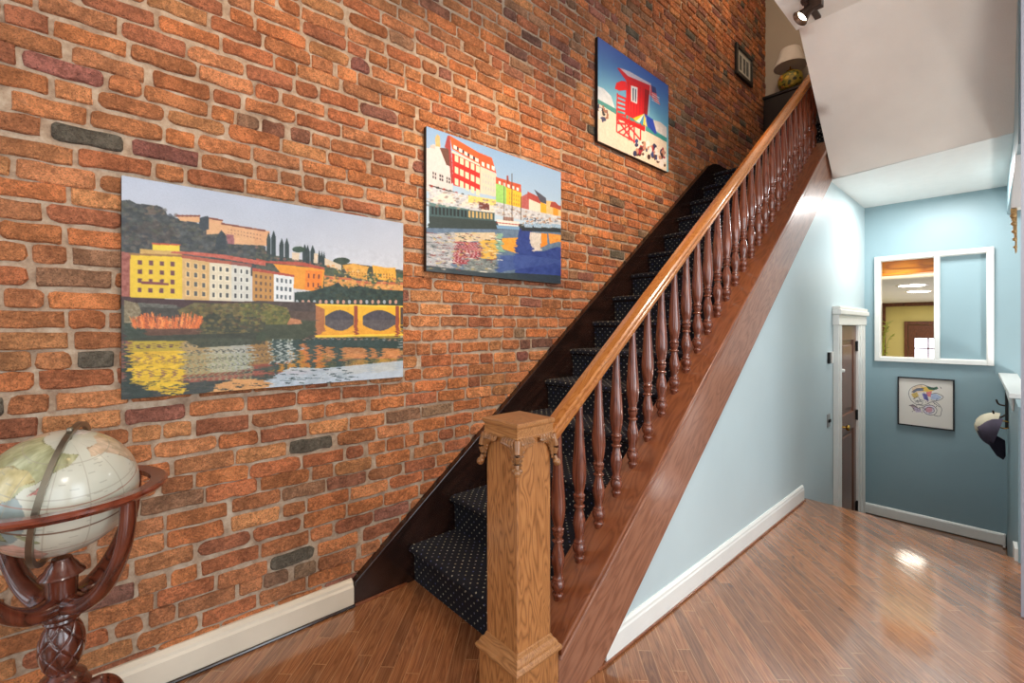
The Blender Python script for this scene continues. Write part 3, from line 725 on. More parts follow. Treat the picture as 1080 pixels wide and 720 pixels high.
# balusters
BP = [(.016, 0), (.0165, .02), (.019, .025), (.021, .034), (.019, .042), (.0165, .046), (.0175, .06), (.0225, .07), (.0245, .085), (.0245, .10), (.021, .115), (.0185, .12), (.0215, .124), (.0215, .132), (.0175, .137), (.016, .15), (.019, .18), (.0235, .215), (.0245, .24), (.022, .27), (.0165, .31), (.014, .33), (.014, .336), (.020, .34), (.0215, .347), (.019, .353), (.0145, .357), (.0155, .37), (.0205, .385), (.0205, .398), (.0165, .403), (.022, .408), (.0225, .416), (.018, .422), (.0165, .428), (.020, .45), (.0245, .49), (.0270, .53), (.0268, .57), (.025, .62), (.0222, .68), (.0185, .76), (.0155, .84), (.0135, .90), (.013, 1.0)]
bal = None; n = 0; y = 1.245
XB = 1.025
while y < 4.98:
    zb = TOP(y)-.015; h = RT(y)-.062-zb
    if bal is None:
        bm = B(); lathe(bm, [(r*1.14, z*h) for r, z in BP], 20); bal = sub('baluster', bm, M['mahog'], smooth=True)
        o = bal; h0 = h
    else:
        o = bal.copy(); COL.objects.link(o); o.parent = st
    o.location = Vector((XB, y, zb))-stl; o.scale = (1, 1, h/h0); o.rotation_euler = (0, 0, random.random()*6)
    y += .1345; n += 1
# ================================================================== PICTURES
def canvas(name, label, cat, y0, y1, z0, z1, img, depth=.0235, x0=.017):
    t = empty(name, label, cat, (0, (y0+y1)/2, z0), None)
    bm = B(); box(bm, (x0, y0-(y0+y1)/2, 0), (x0+depth-.001, y1-(y0+y1)/2, z1-z0), .0015); obj('canvas_edge', bm, M['black'], t)
    me = grid_color_mesh('printed_scene', img, (x0+depth, y0-(y0+y1)/2+.001, z1-z0-.001), (0, y1-y0-.002, 0), (0, 0, -(z1-z0)+.002))
    o = link('printed_scene', me, M['print'], t); return t
def reflect(P, wl, squash=1.0, dark=.85, tint=(60, 75, 70), tk=.25, jit=5, seed=1, y_end=1.0):
    """mirror the raster about row wl*H into the water below"""
    H, W = P.H, P.W; r0 = int(wl*H); r = np.random.RandomState(seed); src = P.a.copy()
    col = np.arange(W)
    for y in range(r0, H):
        d = y-r0; sy = int(r0-d*squash - 1 + r.randint(-2, 3)*min(1, d/30)); sy = max(0, min(r0-1, sy))
        jx = jit*(math.sin(y*.9+r.rand()*2)+.6*math.sin(y*2.3))*min(1, d/60)
        cidx = np.clip(col+int(jx)+(2*np.sin(col*.15+y*.7)).astype(int), 0, W-1)
        P.a[y] = src[sy][cidx]*dark*(1-tk)+np.array(tint)*tk
def blur(a):
    p = np.pad(a, ((1, 1), (1, 1), (0, 0)), 'edge')
    return (p[1:-1, 1:-1]*4+p[:-2, 1:-1]+p[2:, 1:-1]+p[1:-1, :-2]+p[1:-1, 2:])/8
def ripple(P, t0, amp, seed):
    r = np.random.RandomState(seed); ph = 0
    for y in range(int(t0*P.H), P.H):
        ph = .6*ph+r.randn()*amp*min(1, (y-t0*P.H)/40+.2)
        P.a[y] = P.a[y][np.clip(np.arange(P.W)+int(ph), 0, P.W-1)]
# --- 1: river, riverside houses, hill
y0, y1, z0, z1 = .059, 1.222, 1.130, 1.966
P = Pic(560, 400, plane_fn(.04, y0, y1, z0, z1), (186, 194, 208))
g = np.linspace(0, 1, P.H)[:, None, None]; P.a = np.array([172, 184, 204])*(1-g*2).clip(0, 1)+np.array([206, 208, 212])*(g*2).clip(0, 1)+np.zeros((P.H, P.W, 3))
P.a += (vnoise(P.H, P.W, 60, 3)[..., None]-.5)*14
k_ = 5.5375
Aa = lambda x, y: (120+x/k_, 180+y/k_)
Bb = lambda x, y: (270+x/k_, 200+y/k_)
Cc = lambda x, y: (120+x/k_, 300+y/k_)
Dd = lambda x, y: (270+x/k_, 290+y/k_)
def pl_(f, pts, c, **k): P.poly([f(*p) for p in pts], c, **k)
def wn_(f, q, nx, ny, c, **k): P.wins([f(*p) for p in q], nx, ny, c, **k)
# hill
pl_(Aa, [(40, 172), (90, 168), (130, 190), (200, 196), (270, 208), (302, 235), (312, 262), (340, 268), (400, 285), (500, 310), (640, 345), (720, 400), (886, 440), (886, 620), (40, 560)], (58, 64, 66), noise=38, ns=9)
pl_(Aa, [(160, 215), (230, 200), (290, 225), (300, 255), (180, 255)], (96, 84, 74), noise=24, ns=7)
pl_(Aa, [(60, 300), (240, 290), (380, 340), (380, 420), (60, 430)], (66, 62, 60), noise=26, ns=6)
pl_(Bb, [(0, 310), (90, 380), (400, 430), (560, 430), (860, 470), (860, 600), (0, 560)], (70, 74, 62), noise=36, ns=7)
P.specks([Aa(40, 180), Aa(270, 210), Aa(500, 315), Aa(700, 400), Aa(886, 450), Aa(886, 560), Aa(40, 540)], 420, [(44, 52, 56), (84, 86, 80), (60, 70, 66), (96, 88, 80), (40, 46, 56), (70, 74, 60)], 2.4, 1.7)
# villa
for q in ([(365, 262), (500, 262), (500, 302), (385, 290)], [(556, 278), (632, 290), (632, 365), (540, 372), (545, 300)], [(630, 308), (886, 352), (886, 436), (700, 428), (634, 352)]):
    pl_(Aa, q, (214, 166, 122), noise=10)
pl_(Bb, [(-10, 222), (80, 242), (76, 330), (-10, 318)], (212, 160, 116), noise=10)
for q in ([(360, 256), (505, 258), (505, 268), (362, 267)], [(550, 270), (636, 284), (636, 294), (552, 280)], [(628, 302), (886, 345), (886, 355), (628, 312)]): pl_(Aa, q, (120, 66, 54))
wn_(Aa, [(640, 325), (886, 365), (886, 420), (640, 365)], 11, 2, (150, 104, 84), fw=.3, fh=.35)
pl_(Aa, [(500, 275), (520, 268), (552, 262), (556, 340), (520, 350), (498, 330)], (44, 56, 66), noise=14)
pl_(Aa, [(600, 385), (628, 345), (655, 385), (650, 460), (590, 460)], (40, 52, 60), noise=14)
pl_(Aa, [(655, 370), (700, 375), (705, 428), (665, 425)], (150, 96, 100), noise=30)
# cypresses
for cx, cy0, cy1, wd in ((74, 245, 420, 11), (103, 236, 420, 13), (150, 280, 420, 13), (180, 280, 425, 13), (285, 315, 440, 14), (302, 320, 440, 12), (331, 320, 445, 14), (370, 350, 450, 8), (385, 355, 450, 8), (398, 360, 452, 8)):
    pl_(Bb, [(cx, cy0), (cx+wd, cy0+40), (cx+wd, cy1), (cx-wd, cy1), (cx-wd, cy0+40)], (38, 54, 56), noise=12)
P.ell(*Bb(250, 348), 7, 3.2, (48, 72, 56), noise=12); P.ell(*Bb(500, 415), 9, 3.5, (48, 64, 52), noise=12)
for q in ([(210, 365), (255, 370), (250, 415), (212, 412)], [(340, 370), (362, 372), (360, 430), (336, 428)], [(402, 398), (500, 440), (500, 470), (402, 440)]): pl_(Bb, q, (214, 196, 170), noise=14)
# far right town
pl_(Bb, [(505, 440), (570, 430), (660, 450), (660, 530), (540, 500)], (216, 160, 70), noise=26, ns=5)
pl_(Bb, [(680, 440), (760, 455), (815, 455), (822, 540), (690, 520)], (222, 166, 60), noise=22, ns=5)
pl_(Bb, [(400, 500), (560, 520), (640, 550), (850, 540), (850, 590), (400, 590)], (206, 148, 78), noise=40, ns=4)
pl_(Bb, [(410, 505), (560, 515), (560, 528), (410, 520)], (186, 100, 66)); pl_(Bb, [(580, 530), (850, 542), (850, 555), (590, 545)], (186, 100, 66))
wn_(Bb, [(540, 470), (655, 480), (655, 520), (545, 500)], 6, 2, (150, 92, 40), fw=.35); wn_(Bb, [(695, 480), (815, 485), (815, 530), (700, 520)], 6, 2, (150, 92, 40), fw=.35)
P.ell(*Bb(660, 500), 2, 8, (50, 70, 50)); P.ell(*Bb(690, 525), 4, 5, (60, 84, 54), noise=12); P.ell(*Bb(838, 515), 3, 5, (60, 84, 64))
pl_(Bb, [(395, 450), (490, 470), (530, 500), (400, 500)], (70, 82, 62), noise=20)
P.specks([Bb(0, 330), Bb(90, 385), Bb(400, 432), Bb(400, 458), Bb(0, 400)], 80, [(60, 74, 60), (90, 84, 70), (140, 96, 90)], 1.6, 1.1, 12)
P.specks([Bb(395, 430), Bb(850, 520), Bb(850, 580), Bb(400, 590)], 170, [(60, 80, 56), (216, 150, 80), (190, 100, 70), (226, 190, 130), (80, 96, 60), (210, 160, 60)], 1.5, 1.0, 2)
# row of houses
pl_(Aa, [(150, 455), (400, 470), (400, 500), (150, 490)], (196, 160, 90), noise=16)
pl_(Aa, [(225, 425), (385, 435), (385, 470), (225, 462)], (226, 204, 60)); pl_(Aa, [(222, 420), (390, 428), (390, 436), (222, 430)], (190, 80, 50))
pl_(Aa, [(40, 470), (95, 480), (95, 800), (40, 800)], (150, 84, 72), noise=40)
ybl = [Aa(95, 485), Aa(400, 500), Cc(398, 86), Cc(92, 76)]
P.poly(ybl, (224, 190, 46)); P.wins(ybl, 4, 4, (206, 178, 70), fw=.5, fh=.5); P.wins(ybl, 4, 4, (100, 56, 62), fw=.36, fh=.5)
pl_(Aa, [(90, 480), (400, 492), (410, 503), (88, 492)], (150, 110, 60)); pl_(Aa, [(160, 645), (320, 655), (320, 668), (160, 660)], (120, 60, 60))
def house(x0, t0, x1, t1, bl, br, c, nx, ny, wc, rc=(168, 88, 64)):
    q = [Aa(x0, t0), Aa(x1, t1), Cc(x1, br), Cc(x0, bl)]; P.poly(q, c, noise=5); P.wins(q, nx, ny, tuple(min(255, v+22) for v in c), fw=.62, fh=.66, m=.05); P.wins(q, nx, ny, wc, fw=.36, fh=.5, m=.05)
    pl_(Aa, [(x0-4, t0-16), (x1+6, t1-16), (x1+6, t1+3), (x0-4, t0+3)], rc, noise=14)
house(400, 505, 556, 530, 86, 96, (206, 170, 112), 3, 4, (78, 82, 82))
house(556, 530, 688, 545, 96, 100, (216, 206, 180), 3, 4, (70, 74, 74))
house(688, 545, 800, 560, 100, 102, (204, 204, 194), 3, 4, (58, 62, 64), (140, 80, 70))
def houseB(pts, c, nx, ny, wc, fw=.36):
    q = [Bb(*p) for p in pts]; P.poly(q, c, noise=5); P.wins(q, nx, ny, wc, fw=fw, fh=.5, m=.05)
houseB([(100, 432), (402, 462), (388, 600), (215, 575)], (226, 150, 40), 1, 1, (226, 150, 40))
houseB([(290, 470), (390, 476), (380, 590), (285, 585)], (228, 128, 30), 3, 2, (110, 50, 30), .3)
houseB([(-20, 472), (105, 492), (105, 655), (-20, 648)], (186, 136, 70), 4, 4, (96, 74, 60))
houseB([(105, 492), (222, 508), (216, 662), (105, 655)], (222, 226, 226), 4, 3, (84, 96, 104), .5)
for q in ([(0, 400), (60, 415), (270, 422), (402, 455), (402, 468), (270, 445), (0, 420)], [(-20, 455), (110, 478), (225, 498), (225, 510), (-20, 474)]): pl_(Bb, q, (172, 76, 56), noise=18)
pl_(Aa, [(330, 478), (620, 510), (886, 555), (886, 530), (620, 486), (480, 474), (340, 470)], (186, 92, 74), noise=24, ns=4)
# trees on the quay, right
pl_(Bb, [(225, 600), (330, 590), (440, 560), (480, 540), (520, 580), (600, 560), (700, 580), (850, 590), (850, 680), (225, 665)], (34, 54, 46), noise=30, ns=6)
P.specks([Bb(225, 600), Bb(480, 545), Bb(600, 565), Bb(850, 595), Bb(850, 670), Bb(225, 660)], 160, [(26, 44, 38), (48, 70, 52), (40, 60, 50), (60, 66, 44)], 1.6, 1.2, 3)
for x in range(240, 850, 34): P.ell(*Bb(x, 655), 1.6, 2.2, (196, 150, 130) if x % 3 else (160, 170, 176))
# quay
pl_(Cc, [(40, 85), (886, 105), (886, 420), (40, 420)], (60, 58, 50), noise=16)
pl_(Dd, [(-20, 150), (850, 185), (850, 275), (-20, 275)], (84, 66, 54), noise=16)
pl_(Cc, [(40, 70), (400, 88), (886, 102), (886, 135), (400, 130), (40, 120)], (62, 36, 38), noise=12)
pl_(Dd, [(0, 150), (360, 160), (360, 215), (0, 200)], (70, 56, 50), noise=20)
pl_(Cc, [(140, 105), (370, 120), (370, 140), (140, 130)], (92, 92, 84), noise=30, ns=3)
# water base + reflections
wl = P.fn(*Cc(480, 290))[1]
wl = .645
# bridge above the waterline
def bridge(yoff=0, fl=1, cc=(230, 176, 36), dk=(70, 66, 74)):
    Y = lambda v: 265+fl*(v-265)+yoff
    q = [(355, Y(172)), (845, Y(182)), (845, Y(267)), (400, Y(266)), (355, Y(262))]
    pl_(Dd, q, cc, noise=8)
    pl_(Dd, [(348, Y(168)), (850, Y(178)), (850, Y(188)), (348, Y(178))], (244, 200, 60))
    pl_(Dd, [(350, Y(176)), (402, Y(200)), (402, Y(268)), (350, Y(262))], (166, 104, 60), noise=10)
    for a, b in ((405, 572), (625, 815)):
        pts = [(a, Y(268))]+[(a+(b-a)*(i/8), Y(240-36*math.sin(PI*i/8))) for i in range(9)]+[(b, Y(270))]
        pl_(Dd, pts, dk, noise=16)
    for x in (580, 822): pl_(Dd, [(x-6, Y(180)), (x+14, Y(180)), (x+16, Y(275)), (x-6, Y(275))], (150, 70, 40))
bridge()
base = P.a.copy()
reflect(P, wl, 1.12, .93, (60, 66, 44), .22, 6, 4)
# bridge reflection and bank shading over mirrored image
st_ = int(wl*P.H)
pl_(Cc, [(60, 295), (500, 290), (886, 270), (886, 345), (520, 370), (420, 330), (60, 330)], (44, 52, 34), noise=14, ns=6, alpha=.85)
pl_(Dd, [(0, 250), (360, 268), (360, 330), (230, 400), (0, 380)], (52, 66, 40), noise=14, ns=6, alpha=.7)
bridge(0, -1, (226, 160, 40), (84, 78, 80))
pl_(Cc, [(60, 330), (95, 400), (110, 560), (250, 690), (60, 690)], (34, 50, 44), noise=14, alpha=.9)
pl_(Cc, [(100, 395), (400, 385), (408, 560), (380, 650), (250, 640), (180, 600), (105, 565)], (232, 190, 40), noise=26, ns=5, alpha=.85)
for i in range(26):
    yy = 400+i*9; xx = 110+rng.rand()*240
    P.line(*Cc(xx, yy), *Cc(xx+30+rng.rand()*60, yy+2), .7, (150, 120, 40) if i % 3 else (90, 80, 50))
for x in (140, 212, 285, 352):
    for y in (440, 520): P.ell(*Cc(x, y), 1.8, 5, (140, 100, 70))
for i in range(11):
    x = 440+i*36; P.line(*Cc(x, 400), *Cc(x+4, 560), 2.2, (150, 156, 116), alpha=.75)
for i in range(6):
    x = 100+i*22; P.line(*Dd(x, 375), *Dd(x+2, 520), 1.8, (176, 186, 180), alpha=.8)
pl_(Dd, [(270, 400), (390, 410), (380, 510), (290, 500)], (206, 120, 60), noise=20, alpha=.8)
pl_(Dd, [(400, 420), (840, 430), (840, 490), (420, 480)], (206, 132, 74), noise=50, ns=5, alpha=.8)
for x, w_, h in ((330, 30, 560), (480, 34, 545), (660, 18, 500), (720, 30, 480), (240, 22, 560), (120, 20, 600), (170, 16, 620)):
    pl_(Dd, [(x-w_, 380), (x+w_, 375), (x+w_*.5, h), (x-w_*.4, h)], (40, 62, 58), noise=12, alpha=.9)
pl_(Dd, [(345, 375), (845, 385), (845, 420), (345, 410)], (40, 60, 56), noise=16, alpha=.9)
pl_(Cc, [(560, 600), (700, 550), (886, 560), (980, 640), (560, 645)], (222, 160, 96), noise=26, ns=4, alpha=.9)
pl_(Dd, [(60, 620), (200, 540), (400, 545), (850, 500), (850, 610), (60, 670)], (186, 200, 214), noise=14, ns=8, alpha=.85)
for i in range(34):
    x = 60+rng.rand()*480; y = 530+rng.rand()*110; P.line(*Dd(x, y), *Dd(x+20+rng.rand()*30, y+3), .8, (50, 70, 72))
for i in range(60):
    x = 60+rng.rand()*800; y = 560+rng.rand()*90; P.line(*Cc(x, y), *Cc(x+20+rng.rand()*40, y+2), .7, (40, 54, 48))
# bushes
pl_(Cc, [(60, 90), (140, 110), (160, 160), (100, 240), (60, 240)], (128, 116, 88), noise=44, ns=4)
pl_(Cc, [(370, 150), (470, 105), (560, 110), (640, 110), (800, 105), (886, 110), (886, 275), (720, 285), (500, 290), (430, 200)], (92, 84, 44), noise=36, ns=8)
pl_(Dd, [(-90, 170), (60, 165), (180, 190), (210, 260), (180, 290), (-90, 290)], (96, 96, 40), noise=36, ns=7)
pl_(Cc, [(500, 190), (600, 160), (780, 190), (886, 180), (886, 275), (500, 285)], (54, 58, 38), noise=26, ns=7)
pl_(Dd, [(200, 250), (260, 262), (270, 285), (180, 290)], (180, 120, 80), noise=20)
pl_(Cc, [(60, 225), (200, 225), (200, 310), (60, 320)], (50, 62, 48), noise=20)
pl_(Cc, [(180, 250), (500, 250), (510, 290), (180, 300)], (92, 60, 40), noise=24)
P.specks([Cc(370, 150), Cc(560, 108), Cc(886, 108), Cc(886, 275), Cc(500, 285)], 260, [(120, 108, 50), (70, 70, 40), (100, 84, 44), (56, 60, 40), (130, 110, 60), (86, 64, 40)], 2.0, 1.4, 4)
P.specks([Dd(-90, 170), Dd(60, 165), Dd(190, 195), Dd(200, 285), Dd(-90, 285)], 140, [(120, 116, 50), (80, 84, 40), (60, 66, 36), (130, 110, 56)], 1.8, 1.2, 5)
for i in range(240):
    x = 115+rng.rand()*385; b_ = 250+10*rng.rand(); h = 40+55*rng.rand()*(.5+.5*math.sin((x-110)/390*PI*1.9)**2)
    P.line(*Cc(x, b_), *Cc(x+(x-300)*.08+rng.randn()*9, b_-h), .9, [(226, 120, 50), (206, 104, 50), (236, 148, 78), (170, 84, 46)][rng.randint(4)])
P.a[:, -7:] = P.a[:, -8:-7]
ripple(P, .66, 4, 5)
P.a = blur(P.a)+(vnoise(P.H, P.W, 7, 77)[..., None]-.5)*22*(np.arange(P.H)[:, None, None] > P.H*.2)+rng.randn(P.H, P.W, 1)*3
canvas('canvas_print', 'wide canvas print of yellow riverside houses, wooded hill and arched bridge mirrored in water', 'picture', y0, y1, z0, z1, P.a, .023)
# --- 2: harbour with coloured gabled houses
y0, y1, z0, z1 = 1.363, 2.497, 1.716, 2.533
P = Pic(520, 380, plane_fn(.046, y0, y1, z0, z1), (150, 184, 214))
g = np.linspace(0, 1, P.H)[:, None, None]; P.a = np.array([134, 172, 214])*(1-g*1.8).clip(0, 1)+np.array([186, 208, 224])*(g*1.8).clip(0, 1)+np.zeros((P.H, P.W, 3))
E = lambda x, y: (445+x/8, 130+y/8)
G = lambda x, y: (480+x/6.54, 200+y/6.54)
q3 = lambda x, y: (430+x/3.6, 110+y/3.6)
def pq(f, pts, c, **k): P.poly([f(*p) for p in pts], c, **k)
pq(E, [(40, 230), (90, 175), (150, 190), (210, 330), (255, 380), (260, 600), (40, 560)], (214, 208, 208), noise=8)
pq(E, [(110, 120), (130, 90), (150, 110), (155, 200), (115, 190)], (206, 176, 120), noise=14)
pq(E, [(150, 205), (225, 210), (255, 330), (245, 365), (205, 350)], (104, 66, 56), noise=12)
pq(E, [(215, 100), (235, 105), (265, 500), (245, 510), (225, 220), (190, 200)], (160, 60, 60), noise=10)
pq(E, [(232, 100), (470, 240), (490, 350), (255, 215)], (226, 96, 48), noise=8)
pq(E, [(250, 230), (490, 360), (490, 580), (265, 520)], (206, 44, 40), noise=6)
pq(E, [(250, 228), (490, 345), (490, 362), (250, 246)], (226, 214, 200))
for r_ in range(3):
    for i in range(5):
        x = 275+i*45; y = 262+i*22+r_*98; pq(E, [(x, y), (x+32, y+15), (x+32, y+70), (x, y+56)], (232, 216, 186))
for i in range(5):
    x = 265+i*46; y = 178+i*27; pq(E, [(x, y), (x+28, y+14), (x+28, y+44), (x, y+32)], (238, 230, 220)); pq(E, [(x+28, y+14), (x+44, y+24), (x+44, y+50), (x+28, y+44)], (60, 44, 60))
pq(E, [(468, 240), (590, 290), (628, 420), (490, 360)], (222, 90, 50), noise=8)
pq(E, [(490, 362), (628, 425), (628, 620), (490, 590)], (216, 206, 186), noise=8)
for i in range(3): pq(E, [(505+i*42, 322+i*16), (528+i*42, 332+i*16), (528+i*42, 368+i*16), (505+i*42, 355+i*16)], (244, 238, 228))
P.wins([E(495, 380), E(628, 440), E(628, 610), E(495, 580)], 5, 3, (186, 190, 190), fw=.4)
pq(E, [(70, 180), (110, 185), (110, 215), (70, 205)], (190, 184, 180))
for i in range(3): P.wins([E(85+i*58, 400+i*22), E(125+i*58, 412+i*22), E(125+i*58, 480+i*18), E(85+i*58, 466+i*18)], 2, 2, (70, 66, 70), fw=.6, fh=.7, m=.02)
P.line(*E(60, 520), *E(300, 590), 1.2, (60, 60, 60)); 
for i in range(9): P.ell(*E(80+i*52, 530+i*14), 1.8, 1.3, (40, 40, 44) if i % 2 else (150, 50, 40))
# right houses, q3 coordinates
pq(q3, [(335, 275), (430, 305), (432, 350), (335, 335)], (196, 84, 56), noise=16)
pq(q3, [(335, 300), (375, 312), (375, 385), (335, 375)], (150, 206, 110), noise=14)
pq(q3, [(375, 315), (432, 335), (432, 400), (375, 388)], (230, 190, 56), noise=10)
for i in range(5): pq(q3, [(345+i*17, 290+i*6), (354+i*17, 293+i*6), (354+i*17, 305+i*6), (345+i*17, 302+i*6)], (238, 230, 222))
P.wins([q3(378, 322), q3(430, 340), q3(430, 395), q3(378, 384)], 5, 3, (186, 140, 60), fw=.4)
pq(q3, [(376, 270), (382, 270), (384, 300), (376, 298)], (150, 60, 46))
pq(q3, [(432, 350), (460, 335), (462, 405), (432, 400)], (176, 92, 90), noise=14)
pq(q3, [(455, 330), (505, 355), (508, 380), (455, 360)], (170, 70, 66), noise=16)
pq(q3, [(460, 358), (506, 378), (506, 430), (460, 420)], (226, 214, 196), noise=10)
pq(q3, [(480, 322), (525, 355), (528, 378), (505, 372)], (70, 74, 92), noise=12)
pq(q3, [(505, 370), (527, 380), (527, 432), (505, 430)], (232, 170, 50), noise=8)
pq(q3, [(527, 365), (550, 368), (578, 395), (578, 440), (527, 435)], (226, 186, 130), noise=20)
pq(q3, [(545, 370), (560, 370), (578, 388), (578, 400), (540, 388)], (160, 70, 60), noise=14)
pq(q3, [(552, 390), (572, 398), (572, 435), (552, 432)], (226, 150, 50))
# market tents + quay
pq(q3, [(80, 312), (180, 335), (250, 350), (340, 370), (460, 400), (578, 425), (578, 460), (460, 445), (340, 420), (80, 392)], (196, 200, 206), noise=34, ns=5)
for x, y, w_ in ((90, 335, 90), (205, 352, 60), (280, 375, 50)):
    pq(q3, [(x, y+22), (x+w_*.5, y), (x+w_, y+20), (x+w_, y+40), (x, y+36)], (226, 216, 206), noise=6)
pq(q3, [(230, 345), (335, 362), (335, 385), (230, 372)], (226, 206, 120), noise=20, ns=3)
pq(q3, [(270, 370), (310, 376), (310, 402), (270, 396)], (110, 60, 56), noise=30, ns=3)
pq(q3, [(80, 372), (235, 398), (235, 408), (80, 384)], (96, 130, 130))
pq(q3, [(80, 384), (330, 412), (330, 446), (235, 436), (80, 424)], (66, 92, 96), noise=10)
for i in range(17): pq(q3, [(90+i*14, 388+i*1.6), (98+i*14, 389+i*1.6), (98+i*14, 418+i*1.2), (90+i*14, 416+i*1.2)], (30, 42, 46) if i < 10 else (200, 170, 110))
pq(q3, [(80, 424), (235, 436), (340, 444), (578, 470), (578, 640), (80, 640)], (52, 66, 66), noise=6)
wl2 = P.fn(*q3(80, 428))[1]; 
# reflections (painted as bands)
pq(q3, [(78, 470), (578, 478), (578, 680), (78, 640)], (96, 120, 146), noise=20, ns=10)
pq(q3, [(78, 490), (180, 486), (170, 640), (78, 640)], (166, 170, 176), noise=50, ns=5)
pq(q3, [(175, 520), (275, 525), (275, 610), (175, 606)], (150, 60, 70), noise=50, ns=4)
for i in range(7): P.line(*q3(182+i*14, 525), *q3(180+i*14, 600), 1.5, (206, 184, 186), alpha=.8)
pq(q3, [(180, 488), (330, 486), (335, 520), (180, 522)], (206, 190, 160), noise=20, ns=4)
pq(q3, [(278, 515), (336, 515), (336, 590), (278, 585)], (214, 174, 80), noise=16)
pq(q3, [(240, 585), (340, 590), (330, 640), (200, 640)], (120, 130, 130), noise=50, ns=4)
pq(q3, [(345, 510), (425, 505), (420, 570), (350, 545)], (220, 156, 60), noise=22, ns=4)
pq(q3, [(336, 490), (360, 490), (360, 560), (336, 560)], (130, 170, 150), noise=30)
pq(q3, [(425, 470), (470, 480), (500, 560), (578, 540), (578, 680), (420, 660), (400, 590)], (44, 66, 136), noise=22, ns=12)
pq(q3, [(350, 575), (430, 570), (578, 590), (578, 600), (340, 640)], (60, 84, 150), noise=16, ns=9, alpha=.8)
pq(q3, [(465, 485), (507, 490), (505, 555), (480, 560), (462, 510)], (206, 200, 190), noise=24)
pq(q3, [(507, 488), (530, 492), (530, 535), (507, 545)], (224, 140, 50), noise=14); pq(q3, [(534, 490), (578, 495), (578, 520), (540, 530)], (224, 150, 70), noise=30, ns=4)
pq(q3, [(78, 612), (300, 640), (400, 640), (578, 650), (578, 700), (78, 660)], (42, 56, 62), noise=12, ns=9, alpha=.85)
for i in range(70):
    x = 85+rng.rand()*260; y = 490+rng.rand()*150; P.line(*q3(x, y), *q3(x+8+rng.rand()*22, y+1+rng.rand()*3), .7, [(230, 226, 214), (50, 64, 66), (110, 60, 66)][rng.randint(3)])
P.specks([q3(80, 318), q3(250, 352), q3(340, 372), q3(460, 402), q3(578, 428), q3(578, 455), q3(340, 415), q3(80, 385)], 150, [(150, 130, 120), (226, 222, 216), (120, 120, 126), (206, 186, 160), (180, 190, 200)], 1.6, .9, 6)
P.specks([q3(436, 425), q3(578, 435), q3(578, 470), q3(436, 462)], 120, [(60, 70, 90), (210, 214, 220), (120, 150, 180), (180, 130, 90)], 1.0, .8, 7)
P.specks([q3(80, 486), q3(340, 490), q3(340, 630), q3(80, 625)], 200, [(206, 196, 180), (70, 84, 84), (130, 70, 70), (200, 170, 90), (150, 160, 166)], 1.5, .8, 8)
# boats, masts
pq(q3, [(336, 436), (426, 446), (420, 464), (345, 460)], (226, 222, 214)); pq(q3, [(336, 458), (424, 464), (424, 476), (340, 472)], (120, 160, 196)); pq(q3, [(362, 426), (402, 430), (402, 444), (362, 440)], (150, 120, 110), noise=20)
pq(q3, [(336, 447), (426, 456), (425, 459), (336, 450)], (160, 60, 50))
for x, a, b in ((366, 290, 440), (396, 262, 440), (430, 350, 440)): P.line(*q3(x, a), *q3(x, b), .7, (70, 60, 60))
for x in (440, 475, 510, 545): pq(q3, [(x, 452), (x+36, 456), (x+32, 470), (x+4, 466)], (150, 180, 206), noise=40, ns=3)
pq(q3, [(432, 466), (578, 472), (578, 486), (432, 480)], (40, 52, 60), noise=14)
P.a[:, -12:] = P.a[:, -13:-12]; P.a[:, :7] = P.a[:, 7:8]
ripple(P, .64, 4, 9)
P.a = blur(P.a)+rng.randn(P.H, P.W, 1)*3
canvas('canvas_print', 'canvas print of a harbour with boats and a tall red house with white windows', 'picture', y0, y1, z0, z1, P.a, .029)
# --- 3: red lifeguard tower on the beach
y0, y1, z0, z1 = 2.935, 4.035, 2.882, 3.712
P = Pic(420, 320, plane_fn(.046, y0, y1, z0, z1), (80, 120, 180))
k4 = 4.5
T = lambda x, y: (620+x/k4, 30+y/k4)
def pt(pts, c, **k): P.poly([T(*p) for p in pts], c, **k)
g = np.linspace(0, 1, P.H)[:, None, None]; P.a = np.array([52, 92, 172])*(1-g*1.9).clip(0, 1)+np.array([120, 190, 214])*(g*1.9).clip(0, 1)+np.zeros((P.H, P.W, 3))
pt([(40, 270), (75, 285), (110, 320), (130, 385), (40, 345)], (212, 222, 232), noise=16, ns=12); pt([(300, 430), (345, 445), (375, 470), (375, 520), (300, 470)], (220, 214, 212), noise=20, ns=10)
pt([(40, 330), (130, 380), (375, 520), (375, 545), (130, 412), (40, 356)], (60, 150, 150), noise=10)
pt([(40, 350), (130, 405), (375, 540), (375, 700), (40, 560)], (226, 212, 196), noise=14, ns=5)
red = (214, 30, 44)
pt([(138, 186), (165, 190), (300, 268), (318, 330), (180, 245)], (206, 36, 52)); pt([(150, 186), (200, 205), (300, 262), (296, 270), (190, 225)], (196, 190, 206), noise=20, ns=3)
pt([(182, 240), (290, 290), (275, 462), (182, 410)], red, noise=8)
pt([(270, 285), (292, 296), (278, 465), (262, 460)], (150, 20, 34))
for i in range(6): P.line(*T(192+i*14, 250+i*7), *T(190+i*14, 412+i*8), .35, (150, 20, 34))
pt([(205, 270), (236, 280), (234, 358), (205, 345)], (226, 226, 232)); pt([(212, 282), (219, 284), (218, 345), (212, 342)], (60, 80, 110)); pt([(224, 286), (230, 288), (229, 350), (224, 347)], (60, 80, 110))
pt([(128, 285), (135, 258), (160, 248), (180, 250), (182, 292), (150, 296)], (222, 30, 46))
for i in range(7): pt([(138, 310+i*22), (182, 330+i*20), (182, 340+i*20), (138, 322+i*22)], (214, 36, 48))
P.line(*T(140, 305), *T(136, 490), 1.2, red); P.line(*T(180, 330), *T(178, 500), 1.2, red)
